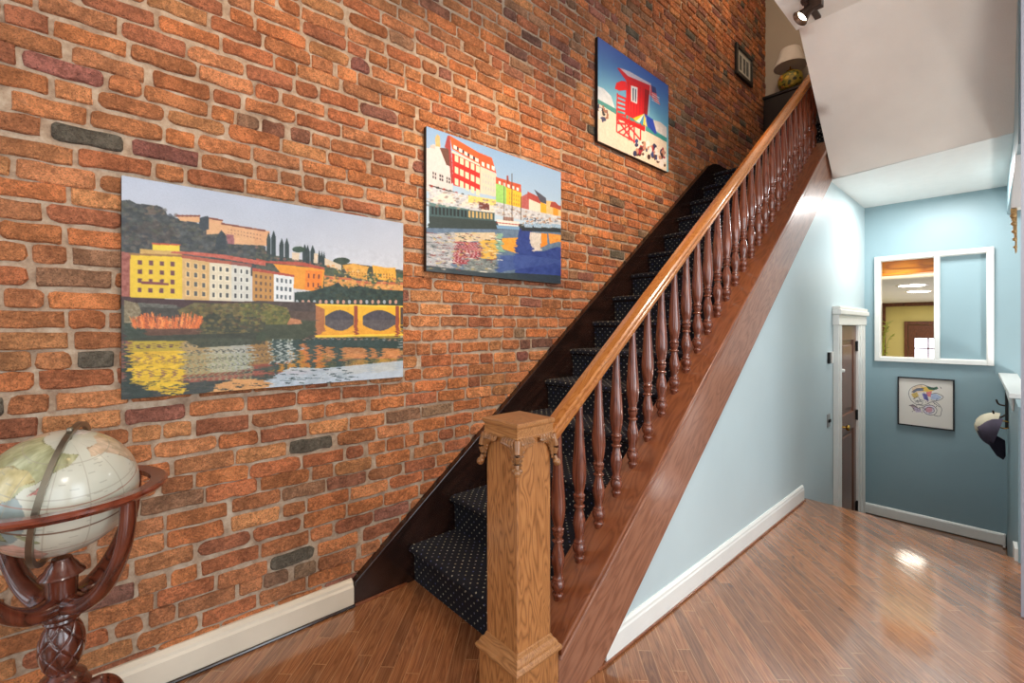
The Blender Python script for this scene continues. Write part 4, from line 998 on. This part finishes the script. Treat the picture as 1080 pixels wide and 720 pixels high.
for a, b in (((138, 430), (215, 535)), ((215, 450), (140, 495)), ((175, 440), (250, 530)), ((230, 450), (165, 510)), ((138, 490), (225, 540)), ((195, 420), (195, 530)), ((220, 440), (220, 545)), ((250, 450), (250, 530))):
    P.line(*T(*a), *T(*b), 1.5, red)
pt([(135, 405), (275, 468), (272, 490), (135, 425)], (196, 26, 38))
P.line(*T(298, 260), *T(288, 410), .6, (200, 200, 206))
pt([(300, 270), (322, 280), (330, 330), (345, 365), (318, 345), (300, 320)], (206, 90, 100)); pt([(302, 270), (322, 280), (326, 310), (304, 300)], (60, 70, 120))
for i in range(4): P.line(*T(304, 308+i*10), *T(340, 330+i*10), .6, (226, 220, 222))
# umbrella
seg = [(238, 200, 60), (240, 232, 226), (60, 150, 200), (230, 210, 70), (50, 90, 190), (40, 70, 170), (44, 80, 186)]
ap = (268, 404); rim = [(215, 425), (228, 440), (245, 448), (262, 455), (282, 466), (302, 484), (318, 500), (328, 500)]
for i in range(7): pt([ap, rim[i], rim[i+1]], seg[i])
pt([ap, (310, 432), (328, 500)], (44, 76, 186))
P.line(*T(275, 420), *T(268, 600), .6, (220, 220, 220))
for i in range(60):
    x = 222+rng.rand()*145; y = 520+(x-222)*.42+rng.rand()*75
    P.ell(*T(x, y), .8+rng.rand()*1.6, 1.2+rng.rand()*2.6, [(40, 50, 90), (60, 40, 44), (190, 140, 120), (150, 40, 60), (230, 226, 226), (90, 60, 54), (50, 70, 130)][rng.randint(7)])
for i in range(26):
    x = 45+rng.rand()*50; y = 360+(x-45)*.5+rng.rand()*60
    P.ell(*T(x, y), .7+rng.rand()*1.2, 1+rng.rand()*2, [(30, 50, 100), (40, 40, 50), (150, 100, 80), (220, 220, 226)][rng.randint(4)])
P.a = blur(P.a)+rng.randn(P.H, P.W, 1)*2
canvas('canvas_print', 'canvas print of a red beach lifeguard tower with parasol, highest up the stair wall', 'picture', y0, y1, z0, z1, P.a, .029)
# --- small black frame, high on the brick wall
t = empty('picture_frame', 'small black framed print with white mat at the top of the stairs', 'picture', (.0165, 5.89, 4.44))
bm = B()
def frx(bm, y0, y1, z0, z1, wd, xa, xb, bev=.002):
    box(bm, (xa, y0, z0), (xb, y0+wd, z1), bev); box(bm, (xa, y1-wd, z0), (xb, y1, z1), bev)
    box(bm, (xa, y0+wd, z0), (xb, y1-wd, z0+wd), bev); box(bm, (xa, y0+wd, z1-wd), (xb, y1-wd, z1), bev)
frx(bm, -.25, .25, 0, .37, .045, 0, .03); obj('frame', bm, M['black'], t)
P = Pic(120, 90, lambda x, y: (x, y), (206, 206, 196))
for x in (.18, .45, .68):
    P.rect(x, .2, x+.17, .82, (84, 90, 88), noise=50, ns=6)
me = grid_color_mesh('print', P.a, (.012, -.21, .33), (0, .42, 0), (0, 0, -.29)); link('print', me, M['print'], t)
# --- framed abstract drawing on the back blue wall
ax0, ax1, az0, az1 = 1.41, 1.858, .338, .862
t = empty('framed_drawing', 'thin black framed colourful abstract ink drawing below the wall opening', 'picture', ((ax0+ax1)/2, 6.5, az0))
hw = (ax1-ax0)/2; hh = az1-az0
bm = B(); wd = .012
box(bm, (-hw, -.03, 0), (-hw+wd, 0, hh), .002); box(bm, (hw-wd, -.03, 0), (hw, 0, hh), .002); box(bm, (-hw+wd, -.03, 0), (hw-wd, 0, wd), .002); box(bm, (-hw+wd, -.03, hh-wd), (hw-wd, 0, hh), .002)
obj('frame', bm, M['black'], t)
R9 = lambda x, y: (930+x/9, 385+y/9)
def afn(px, py):
    x, z = on_y(px, py, 6.49); return ((x-ax0)/(ax1-ax0), (az1-z)/(az1-az0))
P = Pic(240, 280, afn, (228, 222, 212))
def pa(pts, c, **k): P.poly([R9(*p) for p in pts], c, **k)
pa([(280, 210), (340, 175), (420, 185), (420, 240), (330, 260), (280, 300)], (226, 200, 170), noise=30, ns=8)
pa([(370, 200), (440, 200), (500, 235), (440, 250), (380, 240)], (230, 190, 90), noise=14)
pa([(420, 190), (450, 200), (500, 205), (530, 195), (545, 215), (500, 232), (450, 225)], (60, 104, 80), noise=14)
pa([(280, 250), (330, 215), (390, 215), (400, 235), (330, 240), (300, 260)], (110, 120, 140), noise=20)
pa([(420, 250), (480, 240), (470, 300), (430, 290)], (222, 130, 130), noise=16)
pa([(470, 270), (520, 265), (580, 300), (540, 330), (470, 320)], (176, 190, 214), noise=20)
pa([(380, 260), (430, 270), (450, 340), (400, 320)], (110, 104, 170), noise=30)
pa([(270, 270), (330, 250), (350, 290), (300, 310)], (206, 176, 100), noise=20)
pa([(250, 380), (290, 370), (340, 400), (300, 440), (280, 400)], (150, 130, 130), noise=40)
P.ell(*R9(450, 425), 7, 5.5, (214, 204, 214), noise=20, ns=4); P.ell(*R9(450, 425), 4, 3, (206, 150, 160), noise=16, ns=4)
pa([(290, 400), (360, 410), (380, 450), (320, 450)], (186, 170, 190), noise=40, ns=3)
def curve(pts, w_, c):
    q = smoothpts([(*R9(*p), 0) for p in pts], 6)
    for a, b in zip(q, q[1:]): P.line(a.x, a.y, b.x, b.y, w_, c)
ik = (52, 52, 66)
for pts in ([(560, 200), (572, 205), (570, 218)], [(270, 330), (248, 270), (262, 220), (310, 190), (380, 175), (430, 190), (530, 225)], [(275, 250), (330, 215), (400, 215)], [(270, 330), (320, 370), (400, 380), (470, 350), (520, 350), (570, 400), (580, 440)],
            [(470, 270), (530, 262), (595, 300), (540, 335), (470, 330)], [(380, 420), (420, 385), (490, 385), (530, 430), (500, 475), (430, 470), (385, 430)], [(400, 430), (440, 400), (490, 410), (500, 445), (450, 460)], [(250, 385), (300, 380), (340, 410), (390, 400)],
            [(290, 320), (340, 300), (360, 340), (310, 350)], [(330, 340), (380, 330), (380, 370), (340, 370)], [(490, 350), (530, 380), (560, 400)], [(400, 250), (420, 300), (440, 350)], [(500, 480), (560, 490), (575, 440)]):
    curve(pts, .55, ik)
for i in range(30): x = 280+rng.rand()*250; y = 300+rng.rand()*160; P.ell(*R9(x, y), .5, .5, ik)
me = grid_color_mesh('drawing', P.a, (-hw+wd, -.012, hh-wd), (2*hw-2*wd, 0, 0), (0, 0, -hh+2*wd)); link('drawing', me, M['print'], t)
# ================================================================== GLOBE
GX, GY, GZ = .56, -.075, .962
gl = empty('floor_globe', 'antique style world globe in a cherry wood floor stand in front of the brick wall', 'globe', (GX, GY, 0))
GR = .161
conts = { # lon,lat outlines
 'asia': ([(30, 70), (60, 72), (100, 77), (140, 73), (180, 68), (162, 58), (142, 52), (135, 43), (127, 38), (122, 30), (110, 20), (105, 10), (100, 14), (97, 17), (90, 22), (80, 8), (72, 20), (60, 25), (52, 16), (43, 13), (35, 30), (28, 40), (40, 46)], (168, 166, 124)),
 'china': ([(75, 38), (95, 49), (120, 52), (132, 46), (122, 38), (121, 28), (108, 20), (98, 24), (80, 30)], (196, 180, 128)),
 'europe': ([(-9, 37), (-9, 43), (0, 48), (8, 54), (10, 62), (22, 70), (32, 70), (40, 58), (38, 46), (25, 37), (12, 38)], (196, 170, 140)),
 'africa': ([(-17, 15), (-8, 34), (12, 36), (32, 31), (43, 12), (51, 11), (40, -5), (36, -20), (26, -34), (18, -33), (10, -5), (5, 5), (-8, 4)], (206, 186, 130)),
 'aus': ([(114, -22), (122, -17), (131, -12), (137, -15), (142, -11), (147, -20), (153, -27), (149, -38), (138, -35), (130, -32), (115, -34)], (214, 168, 150)),
 'namer': ([(-165, 62), (-155, 71), (-120, 70), (-90, 72), (-65, 60), (-56, 50), (-70, 43), (-81, 30), (-90, 29), (-97, 22), (-90, 15), (-83, 9), (-105, 20), (-118, 34), (-125, 48), (-140, 60)], (206, 180, 150)),
 'samer': ([(-78, 8), (-60, 8), (-35, -7), (-40, -22), (-58, -38), (-68, -53), (-74, -45), (-71, -18), (-81, -5)], (176, 186, 140)),
 'green': ([(-55, 60), (-68, 77), (-35, 83), (-20, 75), (-35, 65)], (226, 216, 206)),
 'indo': ([(96, 5), (104, -5), (118, -9), (126, -8), (118, 5), (108, 2)], (150, 150, 110)),
 'png': ([(131, -1), (141, -3), (150, -10), (140, -8)], (170, 170, 130)),
 'japan': ([(130, 32), (136, 35), (141, 42), (140, 36), (133, 33)], (206, 140, 130)),
 'ant': ([(-180, -72), (-90, -72), (-60, -66), (0, -70), (90, -66), (180, -72), (180, -90), (-180, -90)], (226, 224, 216))}
P = Pic(420, 210, lambda lo_, la: ((lo_+180)/360, (90-la)/180), (204, 202, 184))
P.a += (vnoise(210, 420, 40, 8)[..., None]-.5)*18
# teal-grey ocean bands around Asia / Indian ocean
P.ell(75, -8, 42, 26, (112, 130, 132), noise=24, ns=20, alpha=.85); P.ell(112, 8, 26, 26, (128, 142, 140), noise=24, ns=14, alpha=.8); P.ell(25, 0, 50, 60, (118, 134, 132), noise=24, ns=20, alpha=.5)
for k_n, (pp, c) in conts.items():
    P.poly([(a+1.5*math.cos(i*2.1), b+1.5*math.sin(i*1.7)) for i, (a, b) in enumerate(pp)], tuple(v-46 for v in c)); P.poly(pp, c, noise=40, ns=8)
for i in range(300):
    a = -180+360*rng.rand(); b = -60+120*rng.rand(); P.line(a, b, a+3+5*rng.rand(), b, .9, (150, 146, 130), alpha=.5)
for a in range(-180, 181, 30): P.line(a, -80, a, 80, .7, (160, 150, 130), alpha=.6)
for b in (-60, -30, 30, 60): P.line(-180, b, 180, b, .7, (160, 150, 130), alpha=.6)
P.line(-180, 0, 180, 0, 1.4, (120, 90, 70)); P.line(-180, 23, 180, 23, .6, (160, 110, 90)); P.line(-180, -23, 180, -23, .6, (160, 110, 90))
img = P.a; Hh, Ww, _ = img.shape
me = grid_color_mesh('globe_ball', img, (0, 0, 0), (1, 0, 0), (0, 1, 0))
g1, g2 = np.meshgrid(np.linspace(0, 1, Ww), np.linspace(0, 1, Hh)); lon = -PI+2*PI*g1; lat = PI/2-PI*g2
cs = np.stack([GR*np.cos(lat)*np.cos(lon), GR*np.cos(lat)*np.sin(lon), GR*np.sin(lat)], -1)
me.vertices.foreach_set('co', cs.reshape(-1).astype(np.float32)); me.update()
for p in me.polygons: p.use_smooth = True
ball = link('globe_ball', me, M['globe_map'], gl, (0, 0, GZ))
# axis tilted in the meridian ring's plane
MDr = Matrix.Rotation(math.radians(-11), 3, 'X') @ Matrix.Rotation(math.radians(-12), 3, 'Z'); MR = MDr.to_euler()
ball.rotation_euler = (MDr @ Matrix.Rotation(math.radians(23), 3, 'Y') @ Matrix.Rotation(math.radians(-144), 3, 'Z')).to_euler()
bm = B(); Rm = .177
nseg = 96; rr = []
for i in range(nseg):
    a = 2*PI*i/nseg; row = []
    for dr_, w_ in ((-.006, -.006), (.006, -.006), (.006, .006), (-.006, .006)):
        row.append(bm.verts.new(((Rm+dr_)*math.cos(a), w_, (Rm+dr_)*math.sin(a))))
    rr.append(row)
for i in range(nseg):
    a, b = rr[i], rr[(i+1) % nseg]
    for k in range(4): bm.faces.new((a[k], a[(k+1) % 4], b[(k+1) % 4], b[k]))
ring = obj('meridian_ring', bm, M['pewter'], gl, (0, 0, GZ)); ring.rotation_euler = MR
for s in (1, -1):
    bm = B(); a = math.radians(90-23) if s > 0 else math.radians(-90-23)
    d_ = Vector((math.cos(a), 0, math.sin(a))); tube(bm, [d_*.158, d_*.19], .006, 10)
    bmesh.ops.create_uvsphere(bm, u_segments=12, v_segments=8, radius=.008, matrix=Matrix.Translation(d_*.188))
    o = obj('pivot', bm, M['pewter'], gl, (0, 0, GZ), smooth=True); o.rotation_euler = MR
# horizon ring
bm = B(); secr = [(.186, .006), (.186, -.008), (.200, -.013), (.212, -.015), (.220, -.008), (.226, -.003), (.226, .004), (.220, .009)]
ns_ = 96; rg = [[bm.verts.new((r_*math.cos(2*PI*i/ns_), r_*math.sin(2*PI*i/ns_), z_)) for r_, z_ in secr] for i in range(ns_)]
for i in range(ns_):
    a, b = rg[i], rg[(i+1) % ns_]
    for k in range(len(secr)): bm.faces.new((a[k], a[(k+1) % len(secr)], b[(k+1) % len(secr)], b[k]))
obj('horizon_ring', bm, M['globe_ring'], gl, (0, 0, GZ-.005), smooth=True)
# arms
armpts = [(.03, .665), (.075, .672), (.13, .715), (.175, .79), (.198, .87), (.203, .948)]
for k in range(4):
    a = math.radians(40+90*k)
    bm = B(); q = smoothpts([(r_*math.cos(a), r_*math.sin(a), z_) for r_, z_ in armpts], 6)
    tube(bm, q, [.042, .037, .031, .027, .025, .023], 12, flat=(.85, .6), up=(0, 0, 1))
    obj('arm', bm, M['globe_wood'], gl, smooth=True)
# column
bm = B(); lathe(bm, [(0, .785), (.020, .785), (.024, .775), (.032, .765), (.036, .756), (.045, .748), (.048, .742), (.040, .737), (.034, .734), (.032, .72), (.031, .66), (.036, .655), (.043, .648), (.046, .640), (.043, .632), (.036, .628), (.038, .622), (.034, .616), (.0, .616)], 32)
obj('hub', bm, M['globe_wood'], gl, smooth=True)
bm = B(); nt, nz_ = 144, 90; rows = []
for j in range(nz_+1):
    t_ = j/nz_; z_ = .618-.14*t_; r0 = .024+.026*math.sin(PI*min(1, max(0, t_)))**.65 - .004*t_
    row = []
    for i in range(nt):
        th = 2*PI*i/nt
        a_ = abs(math.sin(3*th+t_*7.5)); b_ = abs(math.sin(3*th-t_*7.5)); gmin = min(a_, b_)
        dd = .0045*(1-min(1, gmin/.28)**.6)
        row.append(bm.verts.new(((r0-dd)*math.cos(th), (r0-dd)*math.sin(th), z_)))
    rows.append(row)
for a, b in zip(rows, rows[1:]):
    for i in range(nt): bm.faces.new((a[i], a[(i+1) % nt], b[(i+1) % nt], b[i]))
bm.faces.new(rows[0]); bm.faces.new(rows[-1][::-1])
obj('carved_bulb', bm, M['globe_wood'], gl, smooth=True)
bm = B(); lathe(bm, [(.026, .482), (.03, .478), (.044, .47), (.050, .462), (.048, .454), (.054, .448), (.060, .438), (.056, .428), (.040, .424), (.042, .34), (.046, .30), (.03, .27), (.012, .25), (0, .245)], 32)
obj('lower_column', bm, M['globe_wood'], gl, smooth=True)
for k in range(4):
    a = math.radians(20+90*k); bm = B()
    q = smoothpts([(r_*math.cos(a), r_*math.sin(a), z_) for r_, z_ in ((.035, .37), (.075, .385), (.11, .34), (.13, .22), (.17, .09), (.225, .03), (.25, .022))], 6)
    tube(bm, q, [.035, .034, .030, .022, .018, .02, .022], 12, flat=(.6, 1)); obj('leg', bm, M['globe_wood'], gl, smooth=True)
# ================================================================== UPPER FLOOR: cabinet + lamp
zt = RISE*15+.19*4
cb = empty('cabinet', 'low dark wooden cabinet at the top of the stairs under the lamp', 'cabinet', (.55, 6.55, zt))
bm = B(); box(bm, (-.48, -.13, .02), (.5, .11, .50), .006); obj('cabinet_body', bm, M['dkfab'], cb)
bm = B(); box(bm, (-.49, -.145, .50), (.51, .115, .535), .006); obj('cabinet_top', bm, M['dkfab'], cb)
bm = B(); box(bm, (-.47, -.137, .0), (.49, -.12, .06)); box(bm, (-.47, .08, 0), (.49, .1, .06)); obj('plinth', bm, M['dkfab'], cb)
for x in (-.25, .25):
    bm = B(); box(bm, (x-.21, -.142, .08), (x+.21, -.131, .47), .003); dd_ = obj('door', bm, M['dkfab'], cb)
    bm = B(); lathe(bm, [(.012, 0), (.006, .012), (.012, .02), (0, .026)], 12, mat=Matrix.Translation((x-.17*(1 if x > 0 else -1), -.142, .28)) @ Matrix.Rotation(PI/2, 4, 'X')); obj('knob', bm, M['brass'], dd_)
lz = zt+.536; lxx = .37; lyy = 6.46
lp = empty('table_lamp', 'table lamp with white tapered shade and yellow floral base on the dark cabinet upstairs', 'lamp', (lxx, lyy, lz))
P = Pic(160, 70, lambda x, y: (x, y), (150, 128, 40))
for i in range(150):
    x, y = rng.rand(), rng.rand(); c = [(206, 170, 50), (60, 66, 26), (120, 116, 44), (40, 40, 24), (186, 110, 50), (90, 96, 40)][rng.randint(6)]
    P.ell(x, y, .015+.025*rng.rand(), .03+.05*rng.rand(), c)
me = grid_color_mesh('lamp_base', P.a, (0, 0, 0), (1, 0, 0), (0, 1, 0))
g1, g2 = np.meshgrid(np.linspace(0, 1, 160), np.linspace(0, 1, 70)); th = 2*PI*g1; ph = PI*g2
rr_ = .05+.125*np.sin(ph)**.7; cs = np.stack([rr_*np.cos(th)*.8, -rr_*np.sin(th)*.6, .11+.105*np.cos(ph)], -1)
me.vertices.foreach_set('co', cs.reshape(-1).astype(np.float32)); me.update()
for p in me.polygons: p.use_smooth = True
link('lamp_base', me, M['print'], lp)
bm = B(); lathe(bm, [(.05, .214), (.045, .235), (.02, .245), (.008, .25), (.008, .33), (0, .33)], 16); obj('stem', bm, M['brass'], lp)
bm = B(); lathe(bm, [(.185, .285), (.11, .50), (.105, .50), (.18, .288)], 36); obj('lamp_shade', bm, M['shade'], lp)
# ================================================================== TRACK LIGHT
tl = empty('track_spotlight', 'bronze bell shaped spotlight hanging from the ceiling beside the stair opening', 'spotlight', (1.29, 3.66, 3.71))
bm = B(); box(bm, (-.02, -.12, -.02), (.02, .3, -.002), .003); obj('track', bm, M['bronze'], tl)
bm = B(); tube(bm, [(0, 0, -.018), (0, 0, -.075)], .012, 12); box(bm, (-.028, -.02, -.04), (.028, .03, -.018), .004); obj('stem', bm, M['bronze'], tl)
dirv = Vector((-.62, -.35, -.70)).normalized(); rot = dirv.to_track_quat('Z', 'Y').to_matrix().to_4x4()
mt = Matrix.Translation((.03, .02, -.075)) @ rot
bm = B(); lathe(bm, [(.0, -.05), (.026, -.05), (.030, -.04), (.030, .03), (.036, .05), (.05, .085), (.058, .10), (.055, .10), (.046, .085), (.03, .055), (0, .05)], 24, mat=mt); obj('lamp_head', bm, M['bronze'], tl, smooth=True)
bm = B(); box(bm, (.02, -.01, -.10), (.095, .05, -.035), .004); obj('transformer_box', bm, M['bronze'], tl)
bm = B(); lathe(bm, [(.0, .075), (.038, .075), (.03, .062), (0, .058)], 20, mat=mt); obj('bulb', bm, M['bulb'], tl)
# ================================================================== RIGHT SIDE: ledge, hooks, hat, corbel
sh = empty('wall_ledge', 'white ledge capping the half wall on the right above the hanging hat', 'shelf', (2.26, 5.4, .93))  # ledge on top of the half wall, below the side opening
bm = B(); prism(bm, [(2.165-2.26, 6.46-5.4), (2.245-2.26, 4.5-5.4), (2.34-2.26, 4.5-5.4), (2.29-2.26, 6.46-5.4)], 'z', -.004, .03, .004); obj('ledge_board', bm, M['white'], sh)
bm = B(); prism(bm, [(2.20-2.26, 6.4-5.4), (2.258-2.26, 4.6-5.4), (2.268-2.26, 4.6-5.4), (2.221-2.26, 6.4-5.4)], 'z', -.10, -.005, .003); obj('apron', bm, M['white'], sh)
hk = empty('coat_hook_rack', 'dark metal coat hook on the right wall holding the hat', 'coat hook', (2.236, 5.9, .65))
bm = B(); box(bm, (-.022, -.03, -.13), (-.002, .03, .22), .004); obj('backplate', bm, M['blackm'], hk)
bm = B(); tube(bm, smoothpts([(-.02, 0, -.02), (-.05, 0, -.045), (-.085, 0, -.03), (-.095, 0, .01)], 6), .007, 8); tube(bm, smoothpts([(-.02, 0, .06), (-.06, 0, .07), (-.075, 0, .11)], 6), .007, 8); obj('hook', bm, M['bronze'], hk, smooth=True)
ht = empty('hanging_cap', 'grey purple and cream cloth cap hanging from the coat hook at right', 'hat', (2.165, 5.9, .53))
bm = B()
def dome(bm, c, r, rot, hemi=1, sx=1, sy=1, sz=1, n=18):
    m = Matrix.Translation(c) @ rot @ Matrix.Diagonal((sx, sy, sz, 1))
    g = []
    for j in range(9):
        ph = j/8*PI/2
        g.append([bm.verts.new(m @ Vector((r*math.cos(ph)*math.cos(2*PI*i/n), r*math.cos(ph)*math.sin(2*PI*i/n), r*math.sin(ph)*(1+.06*math.sin(3*2*PI*i/n))))) for i in range(n)] if j < 8 else [bm.verts.new(m @ Vector((0, 0, r)))])
    for a, b in zip(g, g[1:]):
        for i in range(n):
            if len(b) == 1: bm.faces.new((a[i], a[(i+1) % n], b[0]))
            else: bm.faces.new((a[i], a[(i+1) % n], b[(i+1) % n], b[i]))
    bm.faces.new(g[0][::-1])
rt = Matrix.Rotation(math.radians(-75), 4, 'Y')
dome(bm, (.005, -.02, -.06), .13, rt, sx=1.0, sy=.95, sz=.95); obj('crown', bm, M['hat_p'], ht, smooth=True)
bm = B(); dome(bm, (-.008, .03, -.03), .14, Matrix.Rotation(math.radians(-78), 4, 'Y'), sy=.8, sz=.93); obj('side_panel', bm, M['hat_w'], ht, smooth=True)
bm = B(); q = [(-.05, -.13, -.15), (.0, -.15, -.24), (.04, -.12, -.275), (.055, -.05, -.25), (.05, -.03, -.12), (0, -.06, -.08)]
vs = [bm.verts.new(p) for p in q]; f = bm.faces.new(vs); r_ = bmesh.ops.solidify(bm, geom=[f], thickness=.01); obj('brim', bm, M['hat_p'], ht, smooth=True)
bm = B(); tube(bm, [(.045+.045*math.cos(a/16*2*PI), -.05, .02+.032*math.sin(a/16*2*PI)) for a in range(17)], .006, 6); obj('strap', bm, M['brass'], ht, smooth=True)
# corbel
cbx = empty('corbel', 'gilded carved wooden corbel under the white soffit at upper right', 'corbel', (2.281, 4.36, 1.885))
bm = B(); prism(bm, [(0, .0), (.02, -.01), (.03, .02), (.02, .07), (.035, .12), (.05, .17), (.05, .22), (.075, .25), (.08, .315), (0, .315)], 'y', -.06, .06, .004)
bmesh.ops.transform(bm, matrix=Matrix.Diagonal((-.36, .8, .86, 1)), verts=bm.verts)
for k in range(5): bmesh.ops.create_uvsphere(bm, u_segments=12, v_segments=8, radius=.010+.0015*k, matrix=Matrix.Translation((-.008-.002*k, -.048, .025+.05*k)))
obj('bracket', bm, M['gold'], cbx, smooth=True)
# ================================================================== LIGHT
W_ = bpy.data.worlds.new('world'); S.world = W_; W_.use_nodes = True
bg = W_.node_tree.nodes['Background']; bg.inputs[0].default_value = (.75, .86, 1, 1); bg.inputs[1].default_value = 1.0
def area(name, loc, rot, sx, sy, en, col=(1, 1, 1)):
    l = bpy.data.lights.new(name, 'AREA'); l.shape = 'RECTANGLE'; l.size = sx; l.size_y = sy; l.energy = en; l.color = col
    o = bpy.data.objects.new(name, l); COL.objects.link(o); o.location = loc; o.rotation_euler = rot; return o
def spot(name, loc, tgt, en, ang, blend=.6, col=(1, .72, .42), rad=.04):
    l = bpy.data.lights.new(name, 'SPOT'); l.energy = en; l.spot_size = math.radians(ang); l.spot_blend = blend; l.color = col; l.shadow_soft_size = rad
    o = bpy.data.objects.new(name, l); COL.objects.link(o); o.location = loc
    o.rotation_euler = (Vector(tgt)-Vector(loc)).to_track_quat('-Z', 'Y').to_euler(); return o
def point(name, loc, en, col, rad=.1):
    l = bpy.data.lights.new(name, 'POINT'); l.energy = en; l.color = col; l.shadow_soft_size = rad
    o = bpy.data.objects.new(name, l); COL.objects.link(o); o.location = loc; return o
day = (.86, .94, 1)
area('front_window_light', (2.9, -3.15, 1.75), (-PI/2, 0, PI), 1.4, 2.5, 15, day).rotation_euler = (PI/2, 0, 0)
area('front_window_light_b', (1.0, -3.15, 1.75), (PI/2, 0, 0), 1.0, 2.3, 12, day)
area('side_window_light', (5.15, 2.0, 1.7), (0, PI/2, 0), 2.4, 1.6, 55, day)
area('side_window_light_b', (5.15, -.4, 1.7), (0, PI/2, 0), 2.4, 1.6, 26, day)
warm = (1, .66, .34)
spot('track_lamp_a', (1.45, .35, 3.6), (0, .75, 2.1), 50, 75, .9, warm)
spot('track_lamp_b', (1.45, 1.7, 3.6), (0, 2.0, 2.1), 100, 75, .9, warm)
spot('track_lamp_c', (1.27, 3.62, 3.52), (0, 3.3, 2.5), 70, 85, .9, warm)
point('stairwell_lamp', (.7, 4.6, 5.6), 26, (1, .8, .6), .15)
area('kitchen_ceiling_fill', (1.4, 11, -.6), (PI, 0, 0), 2, 6, 30, (.92, .93, 1))  # added upward fill near the floor, whitens the kitchen ceiling
area('kitchen_light_b', (1.4, 12.5, 1.95), (0, 0, 0), 2, 4, 40, (1, .97, .92))
spot('beam_fill', (1.9, 6.66, -.3), (1.4, 6.64, 2.2), 320, 50, .8, (1, .85, .55))  # fill spot added below the beam to brighten its orange wood
point('side_room_lamp', (3.0, 5.0, .5), 52, (1, .98, .95), .10)
point('room_fill', (2.95, .2, 2.5), 30, (1, .96, .9), .2)  # unseen fill added right of the camera, lifts ceiling and walls
spot('slope_fill', (2.7, 1.0, 1.8), (1.8, 4.2, 3.35), 75, 75, 1, (1, .97, .92), .2)  # fill added to brighten the sloped ceiling, no fixture stands here
area('back_hall_fill', (1.75, 5.7, 2.74), (0, 0, 0), .5, .5, 24, (1, .98, .96))  # soft fill added to lift the dark lower hall
spot('hall_floor_fill', (1.9, 2.5, 3.62), (1.8, 2.7, 0), 115, 80, .9, (1, .93, .84), .08)  # added downward fill, brightens the right floor and blue wall
S.view_settings.view_transform = 'Standard'; S.view_settings.look = 'None'; S.view_settings.gamma = 1; S.view_settings.exposure = 0.42
S.view_settings.use_curve_mapping = False
